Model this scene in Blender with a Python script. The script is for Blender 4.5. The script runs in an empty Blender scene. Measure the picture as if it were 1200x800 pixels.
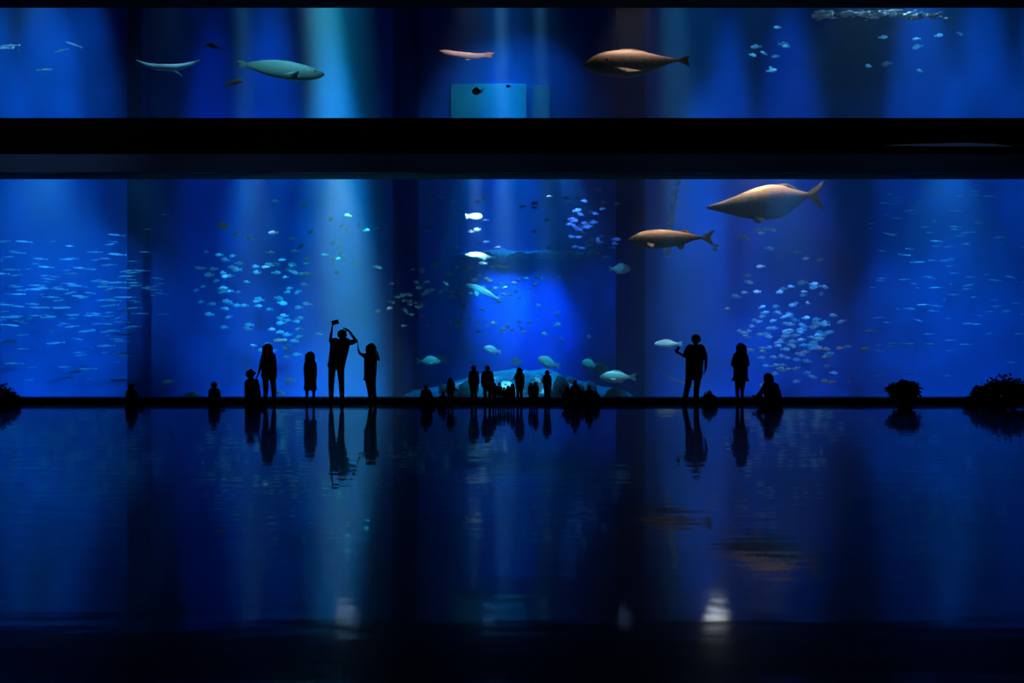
import bpy, bmesh, math, random
import numpy as np
from mathutils import Vector, Matrix, noise as mnoise
PI = math.pi
S = bpy.context.scene
C = S.collection
F, D, CH = 900.0, 20.45, 1.65          # focal length in px (1200 wide), camera-to-glass distance, eye height

def P(px, py, d):
    """world point seen at pixel (px, py) of the photo, d metres in front of the camera"""
    return Vector(((px - 600) / F * d, d - D, CH + (400 - py) / F * d))

# ------------------------------------------------------------------ materials
def mat(name, col, rough=0.6, spec=0.3, metal=0.0, var=0.0, vscale=6.0, bump=0.0, bscale=20.0, col2=None, sheen=0.0):
    m = bpy.data.materials.new(name); m.use_nodes = True
    nt = m.node_tree; b = nt.nodes['Principled BSDF']
    b.inputs['Roughness'].default_value = rough
    b.inputs['Specular IOR Level'].default_value = spec
    b.inputs['Metallic'].default_value = metal
    c = (*col, 1)
    if var > 0 or col2:
        tc = nt.nodes.new('ShaderNodeTexCoord')
        n = nt.nodes.new('ShaderNodeTexNoise'); n.inputs['Scale'].default_value = vscale; n.inputs['Detail'].default_value = 5
        r = nt.nodes.new('ShaderNodeValToRGB')
        k2 = col2 if col2 else tuple(x * (1 - var) for x in col)
        k1 = col if col2 else tuple(min(1, x * (1 + var)) for x in col)
        r.color_ramp.elements[0].position = 0.35; r.color_ramp.elements[0].color = (*k2, 1)
        r.color_ramp.elements[1].position = 0.65; r.color_ramp.elements[1].color = (*k1, 1)
        nt.links.new(tc.outputs['Object'], n.inputs['Vector'])
        nt.links.new(n.outputs['Fac'], r.inputs['Fac'])
        nt.links.new(r.outputs['Color'], b.inputs['Base Color'])
    else:
        b.inputs['Base Color'].default_value = c
    if bump > 0:
        tc = nt.nodes.new('ShaderNodeTexCoord')
        n = nt.nodes.new('ShaderNodeTexNoise'); n.inputs['Scale'].default_value = bscale; n.inputs['Detail'].default_value = 6
        bp = nt.nodes.new('ShaderNodeBump'); bp.inputs['Distance'].default_value = bump
        nt.links.new(tc.outputs['Object'], n.inputs['Vector'])
        nt.links.new(n.outputs['Fac'], bp.inputs['Height'])
        nt.links.new(bp.outputs['Normal'], b.inputs['Normal'])
    return m

# ------------------------------------------------------------------ object helpers
def finish(o, parent=None):
    C.objects.link(o)
    if parent is not None:
        o.parent = parent
    return o

def obj(name, bm, m=None, parent=None, smooth=False):
    bmesh.ops.recalc_face_normals(bm, faces=bm.faces[:])
    me = bpy.data.meshes.new(name); bm.to_mesh(me); bm.free()
    if smooth:
        me.polygons.foreach_set('use_smooth', [True] * len(me.polygons))
    if m is not None: me.materials.append(m)
    return finish(bpy.data.objects.new(name, me), parent)

def empty(name, loc, rot=(0, 0, 0)):
    o = bpy.data.objects.new(name, None); o.location = loc; o.rotation_euler = rot
    o.empty_display_size = 0.2
    return finish(o)

def tag(o, label, cat, group=None, kind=None):
    o['label'] = label; o['category'] = cat
    if group: o['group'] = group
    if kind: o['kind'] = kind
    return o

def struct(o, label=None, cat=None):
    o['kind'] = 'structure'
    if label: o['label'] = label
    if cat: o['category'] = cat
    return o

def box(bm, x0, x1, y0, y1, z0, z1, bevel=0.0):
    r = bmesh.ops.create_cube(bm, size=1.0)
    for v in r['verts']:
        v.co = Vector((x0 + (v.co.x + .5) * (x1 - x0), y0 + (v.co.y + .5) * (y1 - y0), z0 + (v.co.z + .5) * (z1 - z0)))
    if bevel > 0:
        es = list({e for v in r['verts'] for e in v.link_edges})
        bmesh.ops.bevel(bm, geom=es, offset=bevel, segments=2, affect='EDGES', profile=0.5)

def boxobj(name, ext, m, parent=None, bevel=0.0):
    bm = bmesh.new(); box(bm, *ext, bevel=bevel)
    return obj(name, bm, m, parent)

# ------------------------------------------------------------------ the hall
M_black = mat('black_paint', (.006, .007, .010), .75, .15)
M_void = mat('matt_black_fascia', (.0012, .0014, .002), .95, .02)
M_hall = mat('hall_black_plaster', (.010, .011, .016), .9, .1, var=.3, vscale=2)
M_header = mat('header_navy_panel', (.05, .07, .11), .65, .2, var=.12, vscale=.6)
M_kerb = mat('black_granite_kerb', (.004, .005, .007), .5, .12)
M_metal = mat('dark_anodised_metal', (.05, .06, .08), .35, .5, metal=.8)

def floor_material():
    m = mat('wet_polished_dark_floor', (.003, .005, .009), .035, .5)
    nt = m.node_tree; b = nt.nodes['Principled BSDF']
    b.inputs['IOR'].default_value = 1.35; b.inputs['Roughness'].default_value = .32
    b.inputs['Specular IOR Level'].default_value = .04
    b.inputs['Coat Weight'].default_value = 1.0; b.inputs['Coat IOR'].default_value = 1.28
    tc = nt.nodes.new('ShaderNodeTexCoord')
    heights = []
    for (sx, sy, det, amt) in ((.5, 1.5, 2.0, .0016), (1.4, 4.5, 1.0, .0010), (.12, .3, 1.0, .0014)):
        mp = nt.nodes.new('ShaderNodeMapping'); mp.inputs['Scale'].default_value = (sx, sy, 1)
        n = nt.nodes.new('ShaderNodeTexNoise'); n.inputs['Scale'].default_value = 1.0; n.inputs['Detail'].default_value = det
        mu = nt.nodes.new('ShaderNodeMath'); mu.operation = 'MULTIPLY'; mu.inputs[1].default_value = amt * 2
        nt.links.new(tc.outputs['Object'], mp.inputs['Vector']); nt.links.new(mp.outputs['Vector'], n.inputs['Vector'])
        nt.links.new(n.outputs['Fac'], mu.inputs[0]); heights.append(mu)
    a = nt.nodes.new('ShaderNodeMath'); nt.links.new(heights[0].outputs[0], a.inputs[0]); nt.links.new(heights[1].outputs[0], a.inputs[1])
    a2 = nt.nodes.new('ShaderNodeMath'); nt.links.new(a.outputs[0], a2.inputs[0]); nt.links.new(heights[2].outputs[0], a2.inputs[1])
    bp = nt.nodes.new('ShaderNodeBump'); bp.inputs['Distance'].default_value = 1.0; bp.inputs['Strength'].default_value = 1.0
    nt.links.new(a2.outputs[0], bp.inputs['Height']); nt.links.new(bp.outputs['Normal'], b.inputs['Normal'])
    # worn, slightly duller patches
    mp = nt.nodes.new('ShaderNodeMapping'); mp.inputs['Scale'].default_value = (.25, .18, 1)
    n = nt.nodes.new('ShaderNodeTexNoise'); n.inputs['Scale'].default_value = 1.0
    mr = nt.nodes.new('ShaderNodeMapRange'); mr.inputs['From Min'].default_value = .35; mr.inputs['From Max'].default_value = .7
    mr.inputs['To Min'].default_value = .02; mr.inputs['To Max'].default_value = .06
    nt.links.new(tc.outputs['Object'], mp.inputs['Vector']); nt.links.new(mp.outputs['Vector'], n.inputs['Vector'])
    nt.links.new(n.outputs['Fac'], mr.inputs['Value']); sp = nt.nodes.new('ShaderNodeSeparateXYZ'); nt.links.new(tc.outputs['Object'], sp.inputs[0])
    m2 = nt.nodes.new('ShaderNodeMapRange')          # roughness ramp added to blur the floor reflections towards the camera
    m2.inputs['From Min'].default_value = -13.2; m2.inputs['From Max'].default_value = -16.8; m2.inputs['To Min'].default_value = 0; m2.inputs['To Max'].default_value = .05
    a3 = nt.nodes.new('ShaderNodeMath'); nt.links.new(sp.outputs['Y'], m2.inputs['Value']); nt.links.new(m2.outputs['Result'], a3.inputs[0]); nt.links.new(mr.outputs['Result'], a3.inputs[1])
    nt.links.new(a3.outputs[0], b.inputs['Coat Roughness']); nt.links.new(bp.outputs['Normal'], b.inputs['Coat Normal'])
    return m

HX = 17.5                    # half width of the hall
struct(boxobj('floor', (-HX, HX, -25, 0.0, -.3, 0), floor_material()))
struct(boxobj('ceiling', (-HX, HX, -25, 1.2, 11.4, 11.7), M_hall))
struct(boxobj('wall_left', (-HX - .3, -HX, -25, 1.2, -.3, 11.4), M_hall))
struct(boxobj('wall_right', (HX, HX + .3, -25, 1.2, -.3, 11.4), M_hall))
struct(boxobj('wall_rear', (-HX, HX, -25.3, -25, -.3, 11.7), M_hall))
# window wall: kerb, lintel beam (projecting black fascia over a set-back navy soffit panel) and head
Z1, Z2, Z3, Z4 = .15, 6.157, 7.56, 10.92
struct(boxobj('trim_1', (-HX, HX, -.02, .9, -.3, .12), M_kerb))
struct(boxobj('trim_2', (-HX, HX, .02, .12, .13, Z1), M_kerb))
struct(boxobj('wall_front_beam', (-HX, HX, 0.0, .9, Z2, Z3 - .04), M_header))
struct(boxobj('trim_3', (-HX, HX, -.16, 0.0, 6.68, Z3), M_void, bevel=.02))
struct(boxobj('wall_front_head', (-HX, HX, 0.0, .9, Z4, 11.4), M_hall))
struct(boxobj('trim_4', (-HX, HX, -.012, .02, .0, .018), M_metal))
# acrylic window panes
def pane_material():
    m = bpy.data.materials.new('clear_acrylic'); m.use_nodes = True
    nt = m.node_tree; nt.nodes.clear()
    out = nt.nodes.new('ShaderNodeOutputMaterial'); mx = nt.nodes.new('ShaderNodeMixShader')
    tr = nt.nodes.new('ShaderNodeBsdfTransparent'); tr.inputs['Color'].default_value = (.95, .98, .99, 1)
    gl = nt.nodes.new('ShaderNodeBsdfGlossy'); gl.inputs['Roughness'].default_value = .01
    fr = nt.nodes.new('ShaderNodeFresnel'); fr.inputs['IOR'].default_value = 1.2
    nt.links.new(fr.outputs[0], mx.inputs[0]); nt.links.new(tr.outputs[0], mx.inputs[1]); nt.links.new(gl.outputs[0], mx.inputs[2])
    nt.links.new(mx.outputs[0], out.inputs['Surface'])
    return m
M_pane = pane_material()
struct(boxobj('window_1', (-HX, HX, .30, .36, Z1 - .04, Z2), M_pane))
struct(boxobj('window_2', (-HX, HX, .30, .36, Z3 - .04, Z4), M_pane))

# ------------------------------------------------------------------ the tank
TB, RB, TX, RX = 44.0, 62.0, 34.0, 7.55       # side back wall distance, recess back distance, half widths
yb, rb = TB - D, RB - D
ZT, ZB = 30.0, -3.2
RXR = 8.4
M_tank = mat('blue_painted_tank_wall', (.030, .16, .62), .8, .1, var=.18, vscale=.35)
M_tank_dark = mat('shaded_tank_wall', (.007, .030, .11), .9, .1, var=.3, vscale=.8, bump=.2, bscale=1.2)  # near-black stands in for unlit walls, shade put into the colour
M_sand = mat('pale_tank_sand', (.30, .42, .45), .9, .1, col2=(.12, .2, .24), vscale=1.2, bump=.08, bscale=3)
def back_wall(name, s):
    """painted back wall that rounds the corner into the recess"""
    R = 4.6; RX = 7.55 if s < 0 else RXR; plan = [(s * TX, yb)]
    for i in range(49):
        t = PI / 2 * i / 48
        plan.append((s * (RX + R - R * math.sin(t)), yb + R - R * math.cos(t)))
    bm = bmesh.new(); back = [(x + s * .0, y) for x, y in plan]
    lo = [bm.verts.new((x, y, ZB)) for x, y in plan]; hi = [bm.verts.new((x, y, ZT)) for x, y in plan]
    off = [(s * TX, yb + .5)] + [(x + s * .5 * math.sin(PI / 2 * i / 48), y + .5 * math.cos(PI / 2 * i / 48)) for i, (x, y) in enumerate(plan[1:])]
    lo2 = [bm.verts.new((x, y, ZB)) for x, y in off]; hi2 = [bm.verts.new((x, y, ZT)) for x, y in off]
    n = len(plan)
    for i in range(n - 1):
        bm.faces.new((lo[i], lo[i + 1], hi[i + 1], hi[i])); bm.faces.new((lo2[i + 1], lo2[i], hi2[i], hi2[i + 1]))
        bm.faces.new((hi[i], hi[i + 1], hi2[i + 1], hi2[i])); bm.faces.new((lo[i + 1], lo[i], lo2[i], lo2[i + 1]))
    for k in (0, n - 1): bm.faces.new((lo[k], hi[k], hi2[k], lo2[k]))
    o = obj(name, bm, M_tank)
    return struct(o)
back_wall('wall_tank_back_left', -1); back_wall('wall_tank_back_right', 1)
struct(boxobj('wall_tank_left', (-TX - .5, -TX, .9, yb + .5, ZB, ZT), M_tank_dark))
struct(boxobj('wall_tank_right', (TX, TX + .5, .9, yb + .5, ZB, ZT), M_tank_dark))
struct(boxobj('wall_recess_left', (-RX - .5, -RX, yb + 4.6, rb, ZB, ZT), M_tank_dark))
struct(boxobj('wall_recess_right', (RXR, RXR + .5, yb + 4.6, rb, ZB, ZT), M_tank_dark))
struct(boxobj('wall_recess_back', (-RX - .5, RXR + .5, rb, rb + .5, ZB, ZT), M_tank))

# sea water that fills the tank
def water_material():
    m = bpy.data.materials.new('sea_water'); m.use_nodes = True
    nt = m.node_tree; nt.nodes.clear()
    out = nt.nodes.new('ShaderNodeOutputMaterial')
    ab = nt.nodes.new('ShaderNodeVolumeAbsorption'); sc = nt.nodes.new('ShaderNodeVolumeScatter')
    ad = nt.nodes.new('ShaderNodeAddShader')
    # absorption coefficient = density * (1 - colour)
    ab.inputs['Color'].default_value = (.15, .72, .93, 1); ab.inputs['Density'].default_value = .055
    sc.inputs['Color'].default_value = (.55, .75, 1.0, 1); sc.inputs['Density'].default_value = .010
    sc.inputs['Anisotropy'].default_value = .0
    nt.links.new(ab.outputs[0], ad.inputs[0]); nt.links.new(sc.outputs[0], ad.inputs[1])
    nt.links.new(ad.outputs[0], out.inputs['Volume'])
    return m
w = boxobj('water', (-TX - .2, TX + .2, .95, rb + .2, ZB + .1, ZT - .2), water_material())
struct(w, 'clear blue sea water filling the whole tank behind the glass', 'water')

# ------------------------------------------------------------------ camera and view
cam = bpy.data.cameras.new('camera'); co = bpy.data.objects.new('camera', cam); C.objects.link(co)
cam.sensor_width = 36.0; cam.lens = 36.0 * F / 1200
co.location = (0, -D, CH); co.rotation_euler = (PI / 2, 0, 0); cam.clip_end = 300
S.camera = co
S.view_settings.view_transform = 'Standard'; S.view_settings.look = 'None'
S.view_settings.exposure = 0.0; S.view_settings.gamma = 1.0; S.view_settings.use_curve_mapping = False
wd = bpy.data.worlds.new('world'); S.world = wd; wd.use_nodes = True
wd.node_tree.nodes['Background'].inputs['Color'].default_value = (0, 0, 0, 1)
cy = S.cycles
cy.max_bounces = 6; cy.diffuse_bounces = 2; cy.glossy_bounces = 3; cy.transmission_bounces = 2
cy.volume_bounces = 0; cy.transparent_max_bounces = 12; cy.sample_clamp_indirect = 3.0
cy.use_denoising = True; cy.caustics_reflective = False; cy.caustics_refractive = False
# ------------------------------------------------------------------ tank lamps
def spot(name, src, dst, power, col, half, blend=.6, radius=.3):
    l = bpy.data.lights.new(name, 'SPOT'); l.energy = power; l.color = col
    l.spot_size = 2 * math.radians(half); l.spot_blend = blend; l.shadow_soft_size = radius
    o = bpy.data.objects.new(name, l); C.objects.link(o); o.location = src
    o.rotation_euler = (Vector(dst) - Vector(src)).to_track_quat('-Z', 'Y').to_euler()
    return o
def shaft(px0, px1, d, power, col, half, blend=.7, top=42.0):
    """downlight high above the tank: passes px0 near the top of the big window and px1 near its bottom"""
    a, b = P(px0, 210, d), P(px1, 460, d)
    dr = (a - b).normalized()
    src = a + dr * ((top - a.z) / dr.z)
    return spot('tank_downlight', src, b, power, col, half, blend)
def column(pxc, half_px, power, col, blend=.6, zc=6.0, top=45.0, off=5.0, d=None):
    """wall washer high above the tank that grazes the back wall in a tall column of light"""
    d = d or TB
    x = (pxc - 600) / F * d
    src = Vector((x, d - D - off, top)); dst = Vector((x, d - D, zc))
    half = math.degrees(math.atan(half_px / F * d / (dst - src).length))
    return spot('tank_wall_washer', src, dst, power, col, half, blend)
def glow(px, py, d, dst_px, dst_py, power, col, half, blend=1.0, dd=0.0):
    """unseen lamp added behind the beam between the two windows"""
    return spot('added_tank_lamp', P(px, py, d), P(dst_px, dst_py, d + dd), power, col, half, blend)

for px, p in ((-95, 1.0), (-15, 1.0), (55, .95), (100, .5)):
    column(px, 78, 1.9e5 * p, (.03, .55, .92), .8)
column(250, 60, 1.1e5, (.02, .26, 1), .9)
column(315, 70, 1.9e5, (.03, .40, .95), .9)
column(404, 72, 3.4e5, (.06, 1.0, .95), .9)
column(800, 62, 2.3e5, (.12, .62, 1), .6)
column(850, 62, 1.5e5, (.06, .50, 1), .8)
column(925, 68, 1.2e5, (.03, .37, .95), .8)
for px, p in ((1082, 1.0), (1150, .95), (1225, .8)):
    column(px, 78, 1.4e5 * p, (.03, .50, .93), .8)
column(590, 66, 1.6e5, (.05, .30, 1), .9, zc=6, d=RB)
glow(585, 165, 52, 588, 365, 5.2e4, (.0, .40, 1), 12, 1.0, dd=10)  # added blue spots imitating a lit far opening
glow(622, 165, 52, 632, 380, 4.5e4, (.0, .24, 1), 14, 1.0, dd=10)
shaft(390, 410, 33, 1.1e6, (1, .9, .8), 2.0)
shaft(400, 422, 34, 2.2e6, (.05, 1, .95), 2.2, .9)
shaft(288, 292, 36, 9e5, (.7, 1, .95), 1.1, .9)
shaft(590, 594, 50, 1.3e6, (1, .95, .9), 1.5, .9)
shaft(638, 645, 50, 8e5, (1, .9, .95), 1.4, .9)
shaft(800, 815, 39.5, 5e5, (.5, .8, 1), 2.2)
glow(395, 178, 33, 405, 420, 1.2e4, (1, .8, .65), 22)  # added lamps that whiten the tops of the shafts
glow(590, 178, 46, 594, 420, 1.2e4, (1, .8, .8), 14)
glow(300, 148, 36, 300, 420, 6e3, (1, .9, .9), 14)
# unseen lamps added behind the beam: frontal light on fish, sand and rocks
glow(40, 160, 27, 70, 350, 1.4e4, (.10, .55, 1), 20, 1.0, 14)
glow(60, 160, 27, 70, 430, 7e3, (.05, .5, 1), 14, 1.0, 15)
glow(160, 160, 27, 180, 340, 4.0e3, (.10, .5, 1), 12, 1.0, 14)
glow(290, 160, 27, 295, 360, 1.3e4, (.02, .55, 1), 14, 1.0, 12)
glow(325, 160, 27, 328, 412, 9e3, (.0, .55, 1), 9, 1.0, 13)
glow(405, 160, 28, 408, 400, 1.2e4, (.04, .8, 1), 12, 1.0, 12)
glow(415, 160, 30, 476, 352, 9e2, (.02, .6, .9), 5, 1.0, 8)
glow(600, 158, 36, 600, 350, 8e3, (.06, .55, 1), 12, 1.0, 12)
glow(570, 160, 36, 560, 440, 1.5e4, (.05, .7, 1), 7, 1.0, 14)
glow(640, 160, 36, 650, 440, 1.5e4, (.05, .7, 1), 7, 1.0, 14)
glow(550, 165, 55.5, 548, 440, 2.2e4, (.0, .44, 1), 20, 1.0)
glow(610, 165, 54, 600, 450, 1.6e4, (.0, .62, 1), 20, 1.0)
glow(665, 165, 55.5, 668, 440, 2.2e4, (.0, .38, 1), 20, 1.0)
glow(640, 150, 38, 684, 262, 1.5e4, (.2, .36, 1), 10, 1.0, 10)
glow(560, 150, 41, 569, 343, 1.9e3, (.8, .85, 1), 6, 1.0, 4)
glow(560, 150, 38, 575, 258, 7e3, (.2, .45, 1), 7, 1.0, 9)
glow(560, 150, 41, 566, 303, 6e3, (.7, .9, 1), 4, 1.0, 8)
glow(640, 160, 38, 725, 315, 3e3, (.3, .7, 1), 3, 1.0, 4)
glow(672, 160, 37, 722, 441, 1.1e4, (.3, .9, 1), 4, 1.0, 3)
glow(640, 160, 41, 643, 425, 8e3, (.15, .9, 1), 3, 1.0, 6)
glow(585, 160, 41, 577, 410, 7e3, (.15, .9, 1), 3, 1.0, 6)
glow(650, 160, 40, 694, 430, 1.0e4, (.1, .9, 1), 3.5, 1.0, 6)
glow(540, 160, 38, 508, 423, 1.1e4, (.1, .9, 1), 3, 1.0, 6)
glow(790, 160, 28, 785, 390, 5e3, (.2, .7, 1), 9, 1.0, 8)
glow(920, 160, 27, 920, 380, 1.4e4, (.0, .40, 1), 14, 1.0, 12)
glow(1110, 160, 27, 1110, 350, 1.3e4, (.08, .5, 1), 18, 1.0, 12)
# unseen warm lamps placed over the brown fish; small ones added for tail, snout
spot('tank_warm_lamp', P(897, 150, 35.0), P(897, 235, 35.0), 4.0e3, (1, .44, .24), 42, 1.0)
spot('tank_warm_lamp', P(958, 150, 35.0), P(957, 229, 35), 1.6e3, (1, .44, .24), 18, 1.0)
spot('tank_warm_lamp', P(840, 150, 35.0), P(838, 242, 35), 1.4e3, (1, .44, .24), 16, 1.0)
spot('tank_warm_lamp', P(783, 150, 33.7), P(783, 280, 34), 3.4e3, (1, .46, .25), 24, 1.0)
spot('tank_warm_lamp', P(742, -30, 29.8), P(742, 75, 30), 1.5e3, (1, .5, .36), 34, 1.0)
spot('added_tank_lamp', P(330, -30, 28), P(330, 80, 30), 4.5e2, (.3, .8, 1), 40, 1.0)  # from here, unseen spots added to brighten single fish, foam and panels
spot('added_tank_lamp', P(195, -30, 28), P(195, 74, 30), 5e2, (.3, .7, 1), 30, 1.0)
spot('added_tank_lamp', P(545, -30, 26), P(547, 64, 28), 5e2, (1, .55, .5), 30, 1.0)
spot('added_tank_lamp', P(1030, -60, 24), P(1030, 18, 24), 1.6e3, (.3, .7, 1), 55, 1.0)
spot('added_tank_lamp', P(40, -20, 28), P(40, 70, 31), 8e2, (.3, .7, 1), 45, 1.0)
spot('added_tank_lamp', P(557, 158, 44), P(557, 254, 47), 6e4, (1, .85, .7), 6, 1.0)
spot('added_tank_lamp', P(575, -60, 56), P(574, 170, 61.5), 4.2e3, (.2, .82, .85), 34, 1.0)
spot('added_tank_lamp', P(630, -60, 56), P(610, 170, 61.5), 4.5e3, (.15, .6, .8), 38, 1.0)
spot('added_tank_lamp', P(900, -60, 27), P(900, 70, 31), 1.3e3, (.15, .6, 1), 32, 1.0)
spot('added_tank_lamp', P(1090, -60, 27), P(1090, 65, 31), 1.5e3, (.15, .6, 1), 36, 1.0)
# two bare floodlights hidden behind the beam; only their reflection on the floor is seen
for px, py, dd, p in ((842, 197, 26, 12), (837, 187, 26, 36), (404, 186, 29, 6)):
    l = bpy.data.lights.new('tank_floodlight', 'POINT'); l.energy = p; l.color = (1, .9, .88); l.shadow_soft_size = .36
    o = bpy.data.objects.new('tank_floodlight', l); C.objects.link(o); o.location = P(px, py, dd)
# blue fill spots added to lift the navy header band
for x, p in ((-13, 1500), (-7, 520), (-1, 330), (5, 330), (11, 330)):
    spot('header_fill_light', Vector((x, -13, 10.6)), Vector((x, 0, 7.4)), p, (.25, .5, 1), 17, 1.0)
# ------------------------------------------------------------------ fish
rnd = random.Random(11)
def lerp_table(tab, u):
    if u <= tab[0][0]: return tab[0][1:]
    for a, b in zip(tab, tab[1:]):
        if u <= b[0]:
            t = (u - a[0]) / (b[0] - a[0]); t = t * t * (3 - 2 * t) * .35 + t * .65
            return tuple(p + (q - p) * t for p, q in zip(a[1:], b[1:]))
    return tab[-1][1:]

def fish_body(bm, tab, width=.55, ns=34, nr=18):
    """tab: (x, z_top, z_bottom) from the snout to the tail root; cross-sections are ovals, widest forward of the middle"""
    x0, x1 = tab[0][0], tab[-1][0]; rings = []
    for i in range(ns):
        f = i / (ns - 1); f = f * f * (3 - 2 * f) * .4 + f * .6
        x = x0 + (x1 - x0) * f
        zt, zb = lerp_table(tab, x)
        c, h = (zt + zb) / 2, max((zt - zb) / 2, .002)
        w = h * width * (1.15 - .55 * f)
        ring = []
        for k in range(nr):
            a = 2 * PI * k / nr
            s = abs(math.sin(a)) ** .9 * (1 if math.sin(a) >= 0 else -1)
            ring.append(bm.verts.new((x, w * math.cos(a), c + h * s)))
        rings.append(ring)
    for a, b in zip(rings, rings[1:]):
        for k in range(nr):
            bm.faces.new((a[k], a[(k + 1) % nr], b[(k + 1) % nr], b[k]))
    for r, s in ((rings[0], -1), (rings[-1], 1)):
        c = sum((v.co for v in r), Vector()) / nr; c.x += s * abs(r[0].co.z - r[nr // 2].co.z) * .2 + s * .004
        t = bm.verts.new(c)
        for k in range(nr): bm.faces.new((r[k], r[(k + 1) % nr], t))

def fin(bm, pts, t=.03, y=0.0, lean=0.0):
    """a fin from its outline in x, z: thick at the middle, thin along the edge; lean tips it sideways"""
    n = len(pts); c = Vector((sum(p[0] for p in pts) / n, 0, sum(p[1] for p in pts) / n))
    zr = max(p[1] for p in pts)
    def V(p, s):
        return bm.verts.new((p[0], y + s + lean * (zr - p[1]), p[1]))
    e1 = [V(p, t * .18) for p in pts]; e2 = [V(p, -t * .18) for p in pts]
    i1 = [V((c.x + (p[0] - c.x) * .5, c.z + (p[1] - c.z) * .5), t * .5) for p in pts]
    i2 = [V((c.x + (p[0] - c.x) * .5, c.z + (p[1] - c.z) * .5), -t * .5) for p in pts]
    for k in range(n):
        l = (k + 1) % n
        bm.faces.new((e1[k], e1[l], i1[l], i1[k])); bm.faces.new((e2[l], e2[k], i2[k], i2[l])); bm.faces.new((e1[l], e1[k], e2[k], e2[l]))
    bm.faces.new(i1); bm.faces.new(list(reversed(i2)))

def ball(bm, c, r, seg=10, sc=(1, 1, 1)):
    m = Matrix.Translation(c) @ Matrix.Diagonal((sc[0], sc[1], sc[2], 1))
    bmesh.ops.create_uvsphere(bm, u_segments=seg, v_segments=max(4, seg // 2 + 1), radius=r, matrix=m)

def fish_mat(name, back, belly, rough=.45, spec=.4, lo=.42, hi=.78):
    """skin with separate back and belly colours, blended along the fish's own height, finely scaled"""
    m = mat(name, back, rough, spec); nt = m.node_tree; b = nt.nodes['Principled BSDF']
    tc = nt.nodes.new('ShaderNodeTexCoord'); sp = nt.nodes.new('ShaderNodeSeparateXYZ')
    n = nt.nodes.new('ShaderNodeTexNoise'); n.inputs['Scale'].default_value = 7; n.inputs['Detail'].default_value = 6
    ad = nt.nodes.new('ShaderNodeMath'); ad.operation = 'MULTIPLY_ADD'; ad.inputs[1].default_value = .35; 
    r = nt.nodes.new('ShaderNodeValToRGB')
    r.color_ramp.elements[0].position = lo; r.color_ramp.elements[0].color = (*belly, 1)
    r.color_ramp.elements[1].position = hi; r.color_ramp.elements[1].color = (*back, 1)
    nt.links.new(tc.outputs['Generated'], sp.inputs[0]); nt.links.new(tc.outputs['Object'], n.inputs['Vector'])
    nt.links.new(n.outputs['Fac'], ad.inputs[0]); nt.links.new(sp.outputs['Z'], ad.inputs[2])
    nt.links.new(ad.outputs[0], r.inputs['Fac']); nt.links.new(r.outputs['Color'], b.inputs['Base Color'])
    v = nt.nodes.new('ShaderNodeTexVoronoi'); v.inputs['Scale'].default_value = 22
    bp = nt.nodes.new('ShaderNodeBump'); bp.inputs['Distance'].default_value = .006
    nt.links.new(tc.outputs['Object'], v.inputs['Vector']); nt.links.new(v.outputs['Distance'], bp.inputs['Height']); nt.links.new(bp.outputs['Normal'], b.inputs['Normal'])
    return m
M_eye = mat('dark_fish_eye', (.01, .01, .012), .15, .6)

def traced_fish(name, d, outline, fins, label, m, finm=None, cat='fish', width=.5, eye=None, lean=None, group=None, yaw=0.0):
    """a fish given by its outline in photo pixels (x, top, bottom), built at its own distance and real size"""
    xs = [p[0] for p in outline]; cx = sum((xs[0], xs[-1])) / 2
    cz = sum(p[1] + p[2] for p in outline) / (2 * len(outline))
    k = d / F
    T = lambda x, y: ((x - cx) * k, -(y - cz) * k)
    root = empty(name, P(cx, cz, d), (0, 0, yaw))
    tag(root, label, cat, group)
    tab = sorted((T(x, 0)[0], T(0, t)[1], T(0, b)[1]) for x, t, b in outline)
    bm = bmesh.new()
    if xs[0] > xs[-1]:
        tabm = sorted((-x, t, b) for x, t, b in tab)
        fish_body(bm, tabm, width)
        bmesh.ops.scale(bm, vec=(-1, 1, 1), verts=bm.verts[:])
    else:
        fish_body(bm, tab, width)
    obj('body', bm, m, root, True)
    L = abs(xs[-1] - xs[0]) * k
    for fname, pts, *rest in fins:
        side = rest[0] if rest else 0
        bm = bmesh.new(); P2 = [T(*p) for p in pts]
        if side:
            for sgn in (1, -1):
                b2 = bmesh.new(); fin(b2, P2, L * .014, y=-sgn * side * k, lean=-sgn * .5)
                obj(fname, b2, finm or m, root, False)
            bm.free()
        else:
            fin(bm, P2, L * .016); obj(fname, bm, finm or m, root, False)
    if eye:
        ex, ez = T(eye[0], eye[1]); rr = eye[2] * k
        x_, t_, b_ = min(tab, key=lambda p: abs(p[0] - ex)); f = abs(eye[0] - xs[0]) / abs(xs[-1] - xs[0])
        zt, zb = lerp_table(tab, ex); h = (zt - zb) / 2
        rel = max(-1, min(1, (ez - (zt + zb) / 2) / h)); w = h * width * (1.15 - .55 * f) * math.sqrt(max(0, 1 - rel * rel))
        for sgn in (1, -1):
            bm = bmesh.new(); ball(bm, (ex, sgn * w * .95, ez), rr, 10); obj('eye', bm, M_eye, root, True)
    return root

M_warm = fish_mat('toplit_tan_fish_skin', (.58, .40, .29), (.07, .075, .09), .5, .3, .55, 1.0)  # light from above painted in: tan back, belly darkened as shade
M_warmfin = mat('tan_fin', (.34, .25, .19), .5, .3, var=.3, vscale=9)
M_grey = fish_mat('silver_grey_fish_skin', (.42, .52, .55), (.50, .56, .58), .4)
M_greyfin = mat('grey_fin', (.42, .50, .52), .5, .3)
M_pale = fish_mat('pale_silver_fish_skin', (.80, .84, .84), (.55, .62, .66), .35)
M_green = fish_mat('sea_green_fish_skin', (.34, .55, .46), (.30, .45, .42), .5)
M_red = fish_mat('red_fish_skin', (.75, .16, .08), (.55, .20, .15), .5)
M_dark = fish_mat('dark_fish_skin', (.04, .05, .06), (.08, .09, .10), .5)

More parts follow.
